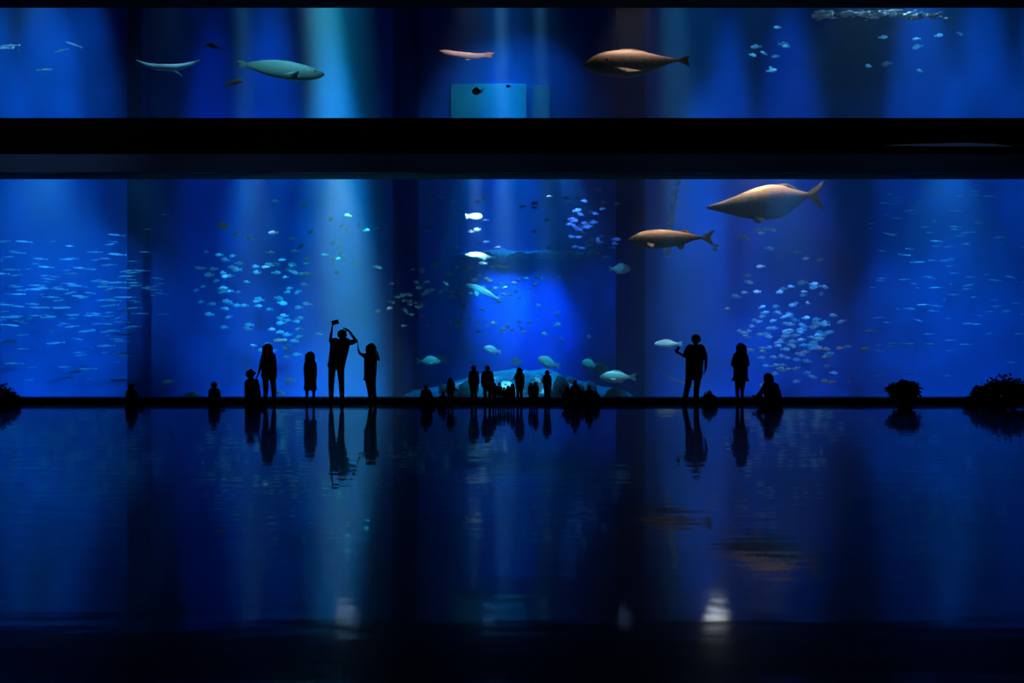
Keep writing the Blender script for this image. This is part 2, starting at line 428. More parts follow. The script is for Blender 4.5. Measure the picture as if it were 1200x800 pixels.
# the big pale-backed fish near the top of the big window
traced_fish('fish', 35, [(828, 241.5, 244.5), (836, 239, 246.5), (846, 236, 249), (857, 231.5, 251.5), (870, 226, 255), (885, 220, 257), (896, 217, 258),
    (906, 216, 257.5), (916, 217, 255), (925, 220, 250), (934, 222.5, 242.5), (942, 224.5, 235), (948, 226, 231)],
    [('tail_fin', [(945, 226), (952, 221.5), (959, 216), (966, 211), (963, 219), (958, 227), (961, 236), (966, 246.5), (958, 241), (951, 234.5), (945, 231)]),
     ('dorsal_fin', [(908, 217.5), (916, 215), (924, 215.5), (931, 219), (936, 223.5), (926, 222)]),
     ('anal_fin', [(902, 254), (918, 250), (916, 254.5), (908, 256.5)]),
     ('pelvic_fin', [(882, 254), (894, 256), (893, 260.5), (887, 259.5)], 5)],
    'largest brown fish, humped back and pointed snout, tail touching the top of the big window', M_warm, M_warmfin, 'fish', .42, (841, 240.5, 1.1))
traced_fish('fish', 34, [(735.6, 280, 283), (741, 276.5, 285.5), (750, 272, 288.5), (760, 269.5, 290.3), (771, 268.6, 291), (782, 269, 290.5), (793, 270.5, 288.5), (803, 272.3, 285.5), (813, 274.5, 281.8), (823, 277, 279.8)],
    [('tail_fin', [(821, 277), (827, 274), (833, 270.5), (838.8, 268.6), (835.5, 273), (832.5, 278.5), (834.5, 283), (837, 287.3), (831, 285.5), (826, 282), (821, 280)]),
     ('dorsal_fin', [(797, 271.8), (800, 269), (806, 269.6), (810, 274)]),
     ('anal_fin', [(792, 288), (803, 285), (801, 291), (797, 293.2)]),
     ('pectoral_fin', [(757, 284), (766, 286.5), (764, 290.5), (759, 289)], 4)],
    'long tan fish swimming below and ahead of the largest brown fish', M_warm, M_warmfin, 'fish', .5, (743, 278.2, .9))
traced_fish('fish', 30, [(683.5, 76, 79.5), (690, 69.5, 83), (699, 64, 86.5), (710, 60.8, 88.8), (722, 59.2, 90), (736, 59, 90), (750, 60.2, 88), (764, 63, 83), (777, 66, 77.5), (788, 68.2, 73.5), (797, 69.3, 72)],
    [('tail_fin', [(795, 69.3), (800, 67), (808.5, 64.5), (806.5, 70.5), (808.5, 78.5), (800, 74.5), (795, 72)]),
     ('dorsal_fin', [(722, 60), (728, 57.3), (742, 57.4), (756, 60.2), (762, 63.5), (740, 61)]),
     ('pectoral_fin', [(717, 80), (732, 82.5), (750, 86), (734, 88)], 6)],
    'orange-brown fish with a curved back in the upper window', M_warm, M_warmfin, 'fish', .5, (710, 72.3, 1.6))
traced_fish('fish', 30, [(380, 86, 88.5), (374, 82, 92), (366, 79, 94), (352, 75, 95), (338, 71.5, 94), (322, 70, 91), (308, 70.5, 87), (297, 72, 82), (288, 74, 78.5)],
    [('tail_fin', [(290, 74), (284, 71), (277, 71), (281, 75.5), (279, 79.5), (285, 80), (290, 78.5)]),
     ('pectoral_fin', [(352, 84), (344, 86), (335, 90), (346, 89)], 5)],
    'pale green fish in the upper window above the bright beam of light', M_green, M_green, 'fish', .45, (370, 84, 1.1))
traced_fish('fish', 28, [(515, 58.5, 60), (523, 58.5, 64.5), (534, 60, 67), (548, 61.5, 69), (560, 62.5, 69.5), (569, 62.3, 67.5)],
    [('tail_fin', [(567, 62.5), (573, 61), (580.5, 62), (576, 64.5), (577, 68), (567, 67)]), ('anal_fin', [(545, 68), (553, 69), (550, 70.8), (547, 71)])],
    'slim pinkish silver fish in the upper window above a teal panel', fish_mat('pinkish_fish_skin', (.75, .5, .45), (.35, .5, .7)), None, 'fish', .6)
traced_fish('fish', 30, [(284, 93.5, 96), (279, 92.5, 98), (273, 94, 99.5), (268, 96, 99.5)], [('tail_fin', [(269, 96), (265, 97), (261.5, 102), (266, 101), (269, 99.5)])],
    'tiny red fish below the pale green fish in the upper window', M_red, M_red, 'fish', .6)
traced_fish('fish', 47, [(565.5, 252.5, 254.5), (563, 250.5, 257), (558, 249.5, 258.5), (553, 250.5, 257), (549, 252.3, 255)],
    [('tail_fin', [(550, 252.5), (546.5, 250), (544.5, 250.5), (546, 253.5), (544.5, 256.5), (547, 256.5), (550, 255)])],
    'small shining white fish high in the middle of the big window', M_pale, M_pale, 'fish', .6, (562.5, 253, .5))
traced_fish('fish', 37, [(268, 263.5, 266.5), (265.5, 261.8, 268.5), (261.5, 261.2, 268.8), (258, 263, 266)], [('tail_fin', [(259, 263), (255, 261.5), (252.5, 262), (254.5, 264.8), (259, 266)]), ('dorsal_fin', [(264, 262), (260, 259.8), (257.5, 262.6), (260, 262.8)])],
    'small brown-orange fish high up beside the pale shaft of light', fish_mat('brown_orange_skin', (.6, .33, .18), (.5, .35, .25)), None, 'fish', .6)
traced_fish('fish', 45, [(546.5, 332.3, 335), (552, 332, 338), (559, 333.5, 342), (566, 336.5, 345.5), (572, 340, 347.5), (578, 344.5, 349), (583, 348.5, 351)],
    [('tail_fin', [(581, 348), (585, 346), (587.5, 343), (586.2, 349), (586, 355), (583.5, 352.5), (581, 350.5)]),
     ('dorsal_fin', [(563, 335.5), (568, 333.6), (571, 339.5)]), ('pectoral_fin', [(556, 340), (562, 343), (560, 348), (556.5, 345)], 2.5)],
    'slim grey shark-like fish slanting down across the blue middle', M_pale, M_greyfin, 'fish', .6, (549, 333.4, .5))
def plump(name, d, x0, x1, yc, h, label, m=None, tilt=0, group=None):
    """a deep-bodied fish from snout x0 to tail x1"""
    s = 1 if x1 > x0 else -1; L = abs(x1 - x0)
    f = lambda u: x0 + s * u * L
    t = lambda u, y: y + tilt * (u - .5)
    o = [(f(u), t(u, yc - h * a), t(u, yc + h * b)) for u, a, b in ((0, .05, .12), (.07, .26, .26), (.2, .43, .4), (.36, .5, .5), (.52, .44, .46), (.66, .3, .3), (.76, .15, .16), (.82, .11, .11))]
    q = lambda u, y: (f(u), t(u, yc + h * y))
    return traced_fish(name, d, o, [('tail_fin', [q(.8, -.11), q(.9, -.26), q(1, -.36), q(.95, 0), q(1, .36), q(.9, .26), q(.8, .11)]),
        ('dorsal_fin', [q(.26, -.45), q(.36, -.62), q(.55, -.55), q(.66, -.3), q(.45, -.44)]),
        ('anal_fin', [q(.5, .44), q(.62, .3), q(.66, .42), q(.57, .56)]),
        ('pectoral_fin', [q(.27, .05), q(.42, .12), q(.4, .28), q(.3, .2)], h * .2)], label, m or M_grey, M_greyfin, 'fish', .5, (f(.1), t(.1, yc - h * .08), h * .05), group=group)
plump('fish', 44, 516, 488, 423, 11, 'pale teal fish hovering low beside the dark edge of the recess')
plump('fish', 45.5, 526, 506, 421, 9, 'dim grey-green fish half hidden behind another pale teal fish')
plump('fish', 47, 567, 588, 410, 9, 'teal fish hanging above the two tallest small silhouettes', tilt=5)
plump('fish', 52, 599, 613, 423.5, 8, 'faint teal fish just above the small figure with a hand at its face')
plump('fish', 47, 630, 657, 425, 13, 'pale teal fish tilted nose up above the lone small figure with a lifted forearm', tilt=9)
plump('fish', 46, 682, 702, 427, 12, 'upper one of two overlapping grey-green fish low over the sand', tilt=4)
plump('fish', 45, 713, 691, 432, 12, 'lower one of two overlapping grey-green fish low over the sand')
plump('fish', 40, 703, 746, 441.5, 14, 'bright white fish low over the seated small group', M_pale)
plump('fish', 42, 739, 713, 315, 12, 'dim grey fish against the dark wall below the long tan fish')
plump('fish', 36, 767, 800, 402.5, 9, 'pale teal fish by the outstretched hand of the person holding a phone', M_pale)
plump('fish', 36, 189, 206, 447, 5, 'lone small pale fish low over the dim rocks', M_pale, tilt=-3)
plump('fish', 49, 545, 583, 300, 8, 'white-backed fish gliding along the rocky ledge', M_pale, tilt=4)
plump('fish', 49, 574, 597, 313, 5, 'thin pale fish just below the rocky ledge', M_pale)
plump('fish', 49, 561, 571, 308.5, 4, 'tiny pale fish between two larger pale fish by the ledge', M_pale)
plump('fish', 26, 553, 566, 107, 9, 'dark round fish in front of the teal panel in the upper window', M_dark)
plump('fish', 26, 593, 599, 101, 3.6, 'tiny dark fish beside the dark round fish in the upper window', M_dark)
plump('fish', 30, 237, 262, 54, 5, 'faint thin blue fish high in the upper window, nose down', M_grey, tilt=7)

# a ray seen edge-on, wings lifted in a crescent
def crescent():
    d = 30; k = d / F; root = empty('stingray', P(194.5, 74, d))
    tag(root, 'blue-grey ray with lifted wings, a thin crescent in the upper window', 'fish')
    bm = bmesh.new(); n, nr = 30, 10; rings = []
    for i in range(n):
        f = i / (n - 1) * 2 - 1
        x = f * 38 * k; z = (abs(f) ** 2.0 * 11 - 5) * k; t = (3.4 * (1 - abs(f) ** 2.5) + .3) * k; w = (5 * (1 - abs(f)) + .6) * k
        rings.append([bm.verts.new((x, w * math.cos(2 * PI * q / nr) + abs(f) * 6 * k, z + t * math.sin(2 * PI * q / nr))) for q in range(nr)])
    for a, b in zip(rings, rings[1:]):
        for q in range(nr): bm.faces.new((a[q], a[(q + 1) % nr], b[(q + 1) % nr], b[q]))
    bm.faces.new(rings[0]); bm.faces.new(rings[-1])
    obj('body', bm, M_grey, root, True)
    bm = bmesh.new(); prev = None
    for i in range(12):
        f = i / 11; r = .05 * (1 - f) + .006; c = Vector((.15 * math.sin(f * 3), .12 + f * 1.3, -.17 + .1 * f))
        ring = [bm.verts.new(c + Vector((r * math.cos(2 * PI * q / 6), 0, r * math.sin(2 * PI * q / 6)))) for q in range(6)]
        if prev:
            for q in range(6): bm.faces.new((prev[q], prev[(q + 1) % 6], ring[(q + 1) % 6], ring[q]))
        prev = ring
    obj('tail', bm, M_greyfin, root, True)
crescent()

# a yellow-green eel hanging in a curve behind the person holding a phone
def eel():
    d = 33; k = d / F; pts = [(769, 424), (773, 431), (779, 437), (787, 443), (797, 448), (806, 451), (814, 452.5), (821, 455), (826, 460)]
    root = empty('eel', P(797, 448, d)); tag(root, 'thin yellow-green eel curving behind the legs of the person holding a phone', 'eel')
    bm = bmesh.new(); prev = None; n = 40
    for i in range(n):
        f = i / (n - 1) * (len(pts) - 1); a = min(int(f), len(pts) - 2); t = f - a
        x, y = (pts[a][q] + (pts[a + 1][q] - pts[a][q]) * t for q in (0, 1))
        c = Vector(((x - 797) * k, .25 * math.sin(i * .25), -(y - 448) * k))
        r = (1.0 * math.sin(PI * (i + 1.5) / (n + 2)) ** .5) * k
        ring = [bm.verts.new(c + Vector((-.5 * r * math.sin(2 * PI * q / 8), r * .8 * math.cos(2 * PI * q / 8), r * math.sin(2 * PI * q / 8)))) for q in range(8)]
        if prev:
            for q in range(8): bm.faces.new((prev[q], prev[(q + 1) % 8], ring[(q + 1) % 8], ring[q]))
        else: bm.faces.new(ring)
        prev = ring
    bm.faces.new(prev)
    obj('body', bm, mat('yellow_green_eel_skin', (.45, .5, .18), .5, .3, var=.3, vscale=5), root, True)
eel()

# ---- schools: one small fish mesh of each kind, every fish its own object
def school_mesh(name, hgt, m):
    bm = bmesh.new()
    tab = [(-.5, .02, -.02), (-.44, hgt * .26, -hgt * .26), (-.3, hgt * .44, -hgt * .46), (-.1, hgt * .5, -hgt * .5), (.12, hgt * .36, -hgt * .38), (.28, hgt * .16, -hgt * .16), (.34, hgt * .1, -hgt * .1)]
    fish_body(bm, tab, .5, 10, 8)
    fin(bm, [(.32, hgt * .1), (.42, hgt * .3), (.5, hgt * .42), (.45, 0), (.5, -hgt * .42), (.42, -hgt * .3), (.32, -hgt * .1)], .03)
    fin(bm, [(-.16, hgt * .46), (-.04, hgt * .66), (.12, hgt * .5), (.16, hgt * .3)], .025)
    bmesh.ops.recalc_face_normals(bm, faces=bm.faces[:])
    me = bpy.data.meshes.new(name); bm.to_mesh(me); bm.free()
    me.polygons.foreach_set('use_smooth', [True] * len(me.polygons)); me.materials.append(m)
    return me
def plain(name, c, rough=.4): return mat(name, c, rough, .5, var=.15, vscale=3)
ME_sard = school_mesh('sardine', .125, plain('sardine_silver', (.42, .66, .84), .3))
ME_silv = school_mesh('shoal_fish', .42, plain('small_fish_silver', (.50, .74, .86), .3))
ME_reef = school_mesh('reef_fish', .52, plain('reef_fish_grey_green', (.38, .48, .46)))
ME_blue = school_mesh('violet_fish', .42, plain('blue_fish_violet', (.50, .52, .80), .35))
placed = []
def school(name, me, n, where, d0, d1, s0, s1, label, group, cat='fish', tilt=.12, left=.75, seed=0, gap=.75):
    r = random.Random(seed); made = 0; tries = 0
    while made < n and tries < n * 60:
        tries += 1
        px, py = where(r)
        if not (212 < py < 461 or 12 < py < 138): continue
        d = r.uniform(d0, d1); L = r.uniform(s0, s1) * d / F
        p = P(px, py, d)
        if p.y > yb - .5 * L - .25 and abs(p.x) > RX - .6: continue
        if any(abs(p.x - q.x) < (L + l) * .5 + .03 and abs(p.z - q.z) < .5 * gap * (L + l) * .55 and abs(p.y - q.y) < .35 * (L + l) for q, l in placed): continue
        placed.append((p, L))
        o = bpy.data.objects.new(name, me); C.objects.link(o)
        o.location = p; o.scale = (L, L, L * r.uniform(.85, 1.1))
        yaw = r.gauss(0, .35) + (0 if r.random() < left else PI)
        o.rotation_euler = (r.gauss(0, .1), r.gauss(0, tilt), yaw)
        tag(o, label, cat, group); made += 1
def U(r, x0, x1, y0, y1): return r.uniform(x0, x1), r.uniform(y0, y1)
def G(r, cx, cy, sx, sy): return r.gauss(cx, sx), r.gauss(cy, sy)
def pick(r, opts):
    t = r.random() * sum(o[0] for o in opts)
    for o in opts:
        t -= o[0]
        if t <= 0: return o[1](r)
    return opts[-1][1](r)
school('sardine', ME_sard, 186, lambda r: pick(r, [(3, lambda r: (r.uniform(-8, 150), min(445, max(283, r.gauss(352, 38))))), (1, lambda r: (r.uniform(120, 195), r.gauss(338, 24)))]),
       36.5, 42.0, 9, 21, 'slim blue sardine in the dense streaky school beyond the dark pillar', 'sardines in the dense streaky school', tilt=.07, seed=3)
school('sardine', ME_sard, 112, lambda r: pick(r, [(3, lambda r: (r.uniform(1012, 1205), min(440, max(222, r.gauss(350, 52))))), (1, lambda r: (r.uniform(1020, 1180), r.uniform(225, 290)))]),
       36.5, 42.0, 8, 16, 'slim blue sardine in the sparse school above the round dark shrub', 'sardines in the sparse school', tilt=.08, seed=4)
school('shoal_fish', ME_silv, 112, lambda r: pick(r, [(3, lambda r: G(r, 268, 335, 20, 28)), (4, lambda r: G(r, 328, 392, 17, 24)), (2, lambda r: G(r, 340, 312, 18, 14)), (1, lambda r: U(r, 225, 365, 225, 440))]),
       36, 42.5, 8, 12, 'small silver-blue fish in the school above the standing group beside the bright beam', 'small silver fish beside the bright beam', seed=5)
school('shoal_fish', ME_silv, 150, lambda r: pick(r, [(5, lambda r: G(r, 915, 380, 32, 22)), (5, lambda r: G(r, 940, 405, 26, 22)), (2.2, lambda r: U(r, 838, 968, 258, 350)), (1, lambda r: G(r, 925, 435, 25, 12))]),
       36, 42.5, 8, 12, 'small silver-blue fish in the school above the person in a dress', 'small silver fish below the large brown fish', seed=6)
school('violet_fish', ME_blue, 46, lambda r: pick(r, [(3, lambda r: G(r, 682, 262, 15, 16)), (1, lambda r: U(r, 640, 735, 225, 300))]),
       45, 52, 8, 11, 'small violet-blue fish in the cluster ahead of the long tan fish', 'violet-blue fish in the upper middle', seed=7)
school('violet_fish', ME_blue, 26, lambda r: U(r, 502, 650, 225, 292), 45, 49, 7, 9, 'small violet-blue fish around the pale shafts above the rocky ledge', 'violet-blue fish around the pale shafts', seed=8)
school('reef_fish', ME_reef, 52, lambda r: pick(r, [(2, lambda r: U(r, 555, 640, 322, 392)), (1, lambda r: U(r, 600, 700, 322, 400))]),
       44, 58, 5, 9, 'small grey-green fish drifting in front of the bright blue middle', 'small reef fish in the bright blue middle', seed=9, tilt=.25, left=.5)
school('reef_fish', ME_reef, 34, lambda r: U(r, 483, 552, 305, 385), 40, 50, 5, 9, 'small grey fish in the dark recess beside the bright blue middle', 'small reef fish in the dark recess', seed=10, tilt=.2, left=.5)
school('reef_fish', ME_reef, 26, lambda r: G(r, 474, 350, 12, 13), 34, 38, 5, 9, 'small dim green fish against the dark gap beside the bright beam', 'dim green fish beside the beam', seed=12, left=.5)
school('reef_fish', ME_reef, 18, lambda r: U(r, 385, 452, 245, 330), 34, 42, 6, 9, 'small fish high in the bright beam above the person with raised arms', 'small fish in the bright beam', seed=13, left=.5)
school('shoal_fish', ME_silv, 17, lambda r: pick(r, [(1, lambda r: U(r, 872, 925, 25, 88)), (1, lambda r: U(r, 1015, 1180, 28, 98))]),
       29, 33, 9, 14, 'small pale blue fish in the upper window near the foam', 'small fish in the upper window', seed=14)
school('sardine', ME_sard, 6, lambda r: U(r, 2, 90, 52, 84), 29, 33, 16, 28, 'faint slender pale fish in the corner of the upper window', 'faint fish in the upper window corner', seed=15, tilt=.05)
# ------------------------------------------------------------------ tank floor, rocks, ledge, light streak
def tank_floor():
    bm = bmesh.new(); nx, ny = 260, 150; g = []
    for j in range(ny + 1):
        row = []
        y = 1.0 + (rb + .3 - 1.0) * j / ny
        for i in range(nx + 1):
            x = -TX + 2 * TX * i / nx; d = y + D
            z = -1.62 + .10 * mnoise.noise(Vector((x * .25, y * .25, 0))) + .03 * mnoise.noise(Vector((x * .9, y * .9, 3)))
            px = 600 + x / d * F
            # sandy mound inside the recess
            m = math.exp(-((px - 610) / 90) ** 2) * math.exp(-((d - 56) / 6.0) ** 2)
            z += -.7 * min(1, max(0, (d - 44) / 6)) + 1.95 * m + .5 * m * mnoise.noise(Vector((x * .55, y * .55, 8))) + .2 * m * mnoise.noise(Vector((x * 1.6, y * 1.6, 2)))
            row.append(bm.verts.new((x, y, z)))
        g.append(row)
    for j in range(ny):
        for i in range(nx): bm.faces.new((g[j][i], g[j][i + 1], g[j + 1][i + 1], g[j + 1][i]))
    return struct(obj('floor_tank', bm, M_sand, None, True))
FL = tank_floor()
from mathutils.bvhtree import BVHTree
_bv = BVHTree.FromPolygons([v.co for v in FL.data.vertices], [tuple(p.vertices) for p in FL.data.polygons])
def sand_z(x, y):
    h = _bv.ray_cast(Vector((x, y, 50)), Vector((0, 0, -1)))
    return h[0].z if h[0] else -1.0
M_rock = mat('algae_covered_rock', (.16, .26, .27), .9, .15, col2=(.05, .08, .09), vscale=2.2, bump=.12, bscale=3)
M_rock2 = mat('pale_coral_rock', (.42, .55, .5), .9, .15, col2=(.12, .2, .2), vscale=3.0, bump=.1, bscale=5)
def rock(px, py_top, d, wpx, label, m, name='boulder', seed=0, flat=.8, sink=.25, cat='rock', parts=None):
    w = wpx * d / F; x = (px - 600) / F * d; y = d - D
    top = CH + (400 - py_top) / F * d; base = sand_z(x, y) - sink
    h = max(.3, top - base)
    bm = bmesh.new(); bmesh.ops.create_icosphere(bm, subdivisions=4, radius=1)
    for v in bm.verts:
        n = v.co.normalized(); o = Vector((seed * 7.3, seed * 3.1, 0))
        k = 1 + .22 * mnoise.noise(n * 1.6 + o) + .12 * mnoise.noise(n * 4 + o) + .05 * mnoise.noise(n * 10 + o)
        q = n * k; v.co = Vector((q.x * w / 2, q.y * w / 2 * .9, (q.z * .5 + .5) * h))
    o = obj(name, bm, m, None, True); o.location = (x, y, base); o.rotation_euler.z = seed
    return tag(o, label, cat)
rock(549, 447, 50, 24, 'dark rock between the small lone figure and the tall robed figure', M_rock, seed=1)
rock(574, 451, 49, 17, 'rough rock behind the broad-coated figure', M_rock2, seed=2)
rock(594, 447, 51, 20, 'pale lumpy coral rock behind the huddle of small figures', M_rock2, 'coral_boulder', seed=3)
rock(627, 442, 50, 17, 'pale dome of coral behind the pair of small figures', M_rock2, 'brain_coral', seed=4)
rock(657, 441, 48, 20, 'round dark boulder beside the lone figure with a lifted forearm', M_rock, seed=5)
rock(676, 450, 50, 20, 'low rough rock behind the seated small group', M_rock, seed=6)
rock(531, 454, 48, 16, 'low pale coral rock at the foot of the sand slope', M_rock2, 'coral_boulder', seed=7)
rock(722, 455, 46, 30, 'wide dark rock at the end of the sand slope', M_rock, seed=8)
rock(222, 459, 33, 26, 'low brownish mound of rock just inside the glass', mat('brown_rock', (.30, .22, .17), .9, .1, var=.4, vscale=3), seed=9)
for k, (px, top, dd, w, m) in enumerate(((560, 443, 53, 15, M_rock2), (583, 437.5, 55, 14, M_rock), (609, 439, 53, 12, M_rock), (638, 436, 54, 13, M_rock2), (668, 441, 54, 15, M_rock), (692, 446, 52, 14, M_rock2), (520, 450, 52, 13, M_rock), (643, 449, 47, 11, M_rock2))):
    rock(px, top, dd, w, ('pale rock at the upper left flank of the sand slope', 'small dark rock on the shoulder of the sand slope', 'dark rock near the crest of the sand slope', 'pale rock at the very crest of the sand slope', 'dark rock on the falling flank of the sand slope',
        'pale rock low on the falling flank of the sand slope', 'dark rock low on the rising flank of the sand slope', 'small pale rock behind the lone figure with a lifted forearm')[k].replace('upper left', 'rising'), m, seed=20 + k, sink=.5)
# rocky shelf growing out of the back wall of the recess
def ledge():
    d = 61.4; root = bmesh.new(); n, nr = 110, 16; rings = []; x0, x1 = (528 - 600) / F * d, (706 - 600) / F * d
    for i in range(n):
        f = i / (n - 1); x = x0 + (x1 - x0) * f; e = max(.02, math.sin(PI * f)) ** .5
        c = Vector((x, d - D + .5 - .3 * e, CH + 102 / F * d + .25 * mnoise.noise(Vector((x * .7, 5, 0)))))
        th = e * (.10 + .42 * max(0, .5 + mnoise.noise(Vector((x * .55, 9, 2)))))
        ring = []
        for q in range(nr):
            a = 2 * PI * q / nr; p = c + Vector((0, 1.3 * e * math.cos(a), th * math.sin(a)))
            k = (mnoise.noise(p * 1.3) * .5 + mnoise.noise(p * 4) * .25) * e
            ring.append(root.verts.new(p + Vector((0, .5 * k, .35 * k))))
        rings.append(ring)
    for a, b in zip(rings, rings[1:]):
        for q in range(nr): root.faces.new((a[q], a[(q + 1) % nr], b[(q + 1) % nr], b[q]))
    root.faces.new(rings[0]); root.faces.new(rings[-1])
    return obj('rock_ledge', root, M_rock2, None, True)
tag(ledge(), 'long pale rocky shelf on the back wall above the bright blue middle', 'rock', kind='structure')
# dark pillars standing in the tank in front of its back wall
def pillar(px0, px1, d, label):
    x0, x1 = (px0 - 600) / F * d, (px1 - 600) / F * d
    bm = bmesh.new(); box(bm, x0, x1, d - D, d - D + 1.0, ZB + .2, ZT - .4, .12)
    o = obj('tank_column', bm, mat('dark_blue_pillar_paint', (.012, .06, .24), .85, .1, var=.2, vscale=.6)); struct(o, label, 'column')
pillar(148, 167, 42.6, 'narrow dark pillar in the tank behind the sardine school')
# pale teal panel high on the recess wall, seen through the upper window
d = RB - .25
struct(boxobj('trim_5', ((528 - 600) / F * d, (617 - 600) / F * d, d - D, rb - .01, CH + 255 / F * d, CH + 302 / F * d), mat('teal_tile_panel', (.10, .55, .62), .7, .2, var=.12, vscale=.5), bevel=.05))
struct(boxobj('trim_6', ((623 - 600) / F * d, (645 - 600) / F * d, d - D, rb - .01, CH + 255 / F * d, CH + 300 / F * d), mat('blue_tile_panel', (.05, .30, .50), .7, .2, var=.12, vscale=.5), bevel=.05))
# caustic streak of light beside the long tan fish, imitated by tiny balls
def light_streak():
    r = random.Random(5); bm = bmesh.new(); d = 37
    for i in range(420):
        t = r.random(); px = 782 + 13 * t ** 1.4 + r.gauss(0, 1.3 + 1.2 * t); py = 302 - 95 * t
        p = P(px, py, d + r.gauss(0, .2)) ; bmesh.ops.create_icosphere(bm, subdivisions=1, radius=r.uniform(.02, .06), matrix=Matrix.Translation(p))
    return obj('caustic_streak', bm, mat('streak_beads', (.75, .9, 1), .15, .8), None, True)
tag(light_streak(), 'thin caustic streak of light, built of tiny balls, beside the long tan fish', 'light_streak', kind='stuff')
# foam on the surface near the top of the upper window
def foam():
    r = random.Random(8); bm = bmesh.new(); d = 24
    for i in range(300):
        px = r.choice((r.gauss(966, 7), r.uniform(985, 1105), r.gauss(1040, 30))); px = min(1110, max(935, px))
        py = 18 - 2 * math.sin((px - 960) / 40) + r.gauss(0, 2.2) + 1.5 * math.sin(px / 7.0); py = max(12.5, py)
        p = P(px, py, d + r.gauss(0, .4)); k = r.uniform(.015, .06)
        bmesh.ops.create_icosphere(bm, subdivisions=1, radius=1, matrix=Matrix.Translation(p) @ Matrix.Diagonal((k * 2.6, k * 1.5, k * .45, 1)))
    return obj('foam', bm, mat('white_foam', (.85, .9, .95), .6, .3), None, True)
tag(foam(), 'streak of pale foam along the top of the upper window', 'foam', kind='stuff')
# ------------------------------------------------------------------ people
def capsule(bm, a, b, ra, rb=None, ky=1.0, ends=(1, 1), n=14, m=5):
    """tapered round limb from a to b; ky flattens it front to back; ends: 1 rounded, 0 cut flat"""
    a, b = Vector(a), Vector(b); rb = ra if rb is None else rb
    ax = b - a; L = ax.length
    ax = ax / L if L > 1e-6 else Vector((0, 0, 1))
    u = ax.cross(Vector((0, 1, 0)))
    u = u.normalized() if u.length > .05 else Vector((1, 0, 0))
    v = ax.cross(u).normalized()
    st = []
    if ends[0]: st += [(-ra * math.cos(t), ra * math.sin(t)) for t in [PI / 2 * i / m for i in range(1, m)]]
    st += [(0, ra), (L * .5, (ra + rb) / 2), (L, rb)]
    if ends[1]: st += [(L + rb * math.sin(t), rb * math.cos(t)) for t in [PI / 2 * i / m for i in range(1, m)]]
    rings = []
    for s, r in st:
        c = a + ax * s; ring = []
        for k in range(n):
            o = u * (r * math.cos(2 * PI * k / n)) + v * (r * math.sin(2 * PI * k / n)); o.y *= ky
            ring.append(bm.verts.new(c + o))
        rings.append(ring)
    for p, q in zip(rings, rings[1:]):
        for k in range(n): bm.faces.new((p[k], p[(k + 1) % n], q[(k + 1) % n], q[k]))
    for ring, end, e, r, s in ((rings[0], ends[0], a, ra, -1), (rings[-1], ends[1], b, rb, 1)):
        t = bm.verts.new(e + ax * (s * r if end else 0))
        for k in range(n): bm.faces.new((ring[k], ring[(k + 1) % n], t))

def fuse(name, build, voxel, m, parent, smooth=3):
    """build the overlapping limbs, then melt them into one continuous surface"""
    bm = bmesh.new(); build(bm)
    bmesh.ops.recalc_face_normals(bm, faces=bm.faces[:])
    me = bpy.data.meshes.new(name); bm.to_mesh(me); bm.free()
    t = bpy.data.objects.new(name, me); C.objects.link(t)
    r = t.modifiers.new('r', 'REMESH'); r.mode = 'VOXEL'; r.voxel_size = voxel; r.use_smooth_shade = True
    s = t.modifiers.new('s', 'SMOOTH'); s.factor = .5; s.iterations = smooth
    dg = bpy.context.evaluated_depsgraph_get()
    out = bpy.data.meshes.new_from_object(t.evaluated_get(dg))
    bpy.data.objects.remove(t); bpy.data.meshes.remove(me)
    out.name = name; out.materials.clear(); out.materials.append(m)
    return finish(bpy.data.objects.new(name, out), parent)

def hand(bm, wrist, d, nrm, side, s, curl=.5):
    """palm of four fused bones, four unequal bent fingers and a thumb from the side of the palm"""
    wrist, d, nrm = Vector(wrist), Vector(d).normalized(), Vector(nrm)
    nrm = (nrm - d * nrm.dot(d)).normalized(); lat = d.cross(nrm).normalized() * side
    for i, (off, kn, ln) in enumerate(((.030, .088, .074), (.010, .092, .082), (-.010, .088, .075), (-.029, .080, .058))):
        k = wrist + d * kn * s + lat * off * s
        capsule(bm, wrist + lat * off * .55 * s + d * .01 * s, k, .0145 * s, .0125 * s)
        p, dr = k, d + lat * off * 1.6
        for j, f in enumerate((.45, .32, .23)):
            ang = curl * (.5 + .45 * j)
            dd = (dr.normalized() * math.cos(ang) + nrm * math.sin(ang)).normalized()
            q = p + dd * ln * f * s; capsule(bm, p, q, (.0098 - .0008 * j) * s, (.0092 - .0009 * j) * s, n=8, m=3); p = q
    b0 = wrist + d * .028 * s + lat * .024 * s
    b1 = b0 + (d * .6 + lat * .75 + nrm * .25).normalized() * .045 * s
    b2 = b1 + (d * .85 + lat * .35 + nrm * .35).normalized() * .036 * s
    capsule(bm, b0, b1, .0135 * s, .011 * s, n=8); capsule(bm, b1, b2, .0105 * s, .009 * s, n=8)

def cloth_mat(name, c): return mat(name, c, .9, .1, var=.25, vscale=14, bump=.003, bscale=60)
M_skin = mat('skin', (.10, .065, .05), .6, .2, var=.1, vscale=8)
M_hairb = mat('black_hair', (.006, .005, .005), .6, .2, var=.4, vscale=30, bump=.003, bscale=40)
M_navy = cloth_mat('navy_cotton', (.012, .016, .030)); M_char = cloth_mat('charcoal_jersey', (.016, .017, .020))
M_denim = cloth_mat('dark_denim', (.010, .014, .026)); M_blk = cloth_mat('black_cloth', (.007, .007, .009))
M_brown = cloth_mat('brown_wool', (.06, .045, .035)); M_shoe = mat('dark_shoe_leather', (.01, .01, .012), .5, .3)
M_plast = mat('black_plastic', (.01, .01, .012), .3, .4)

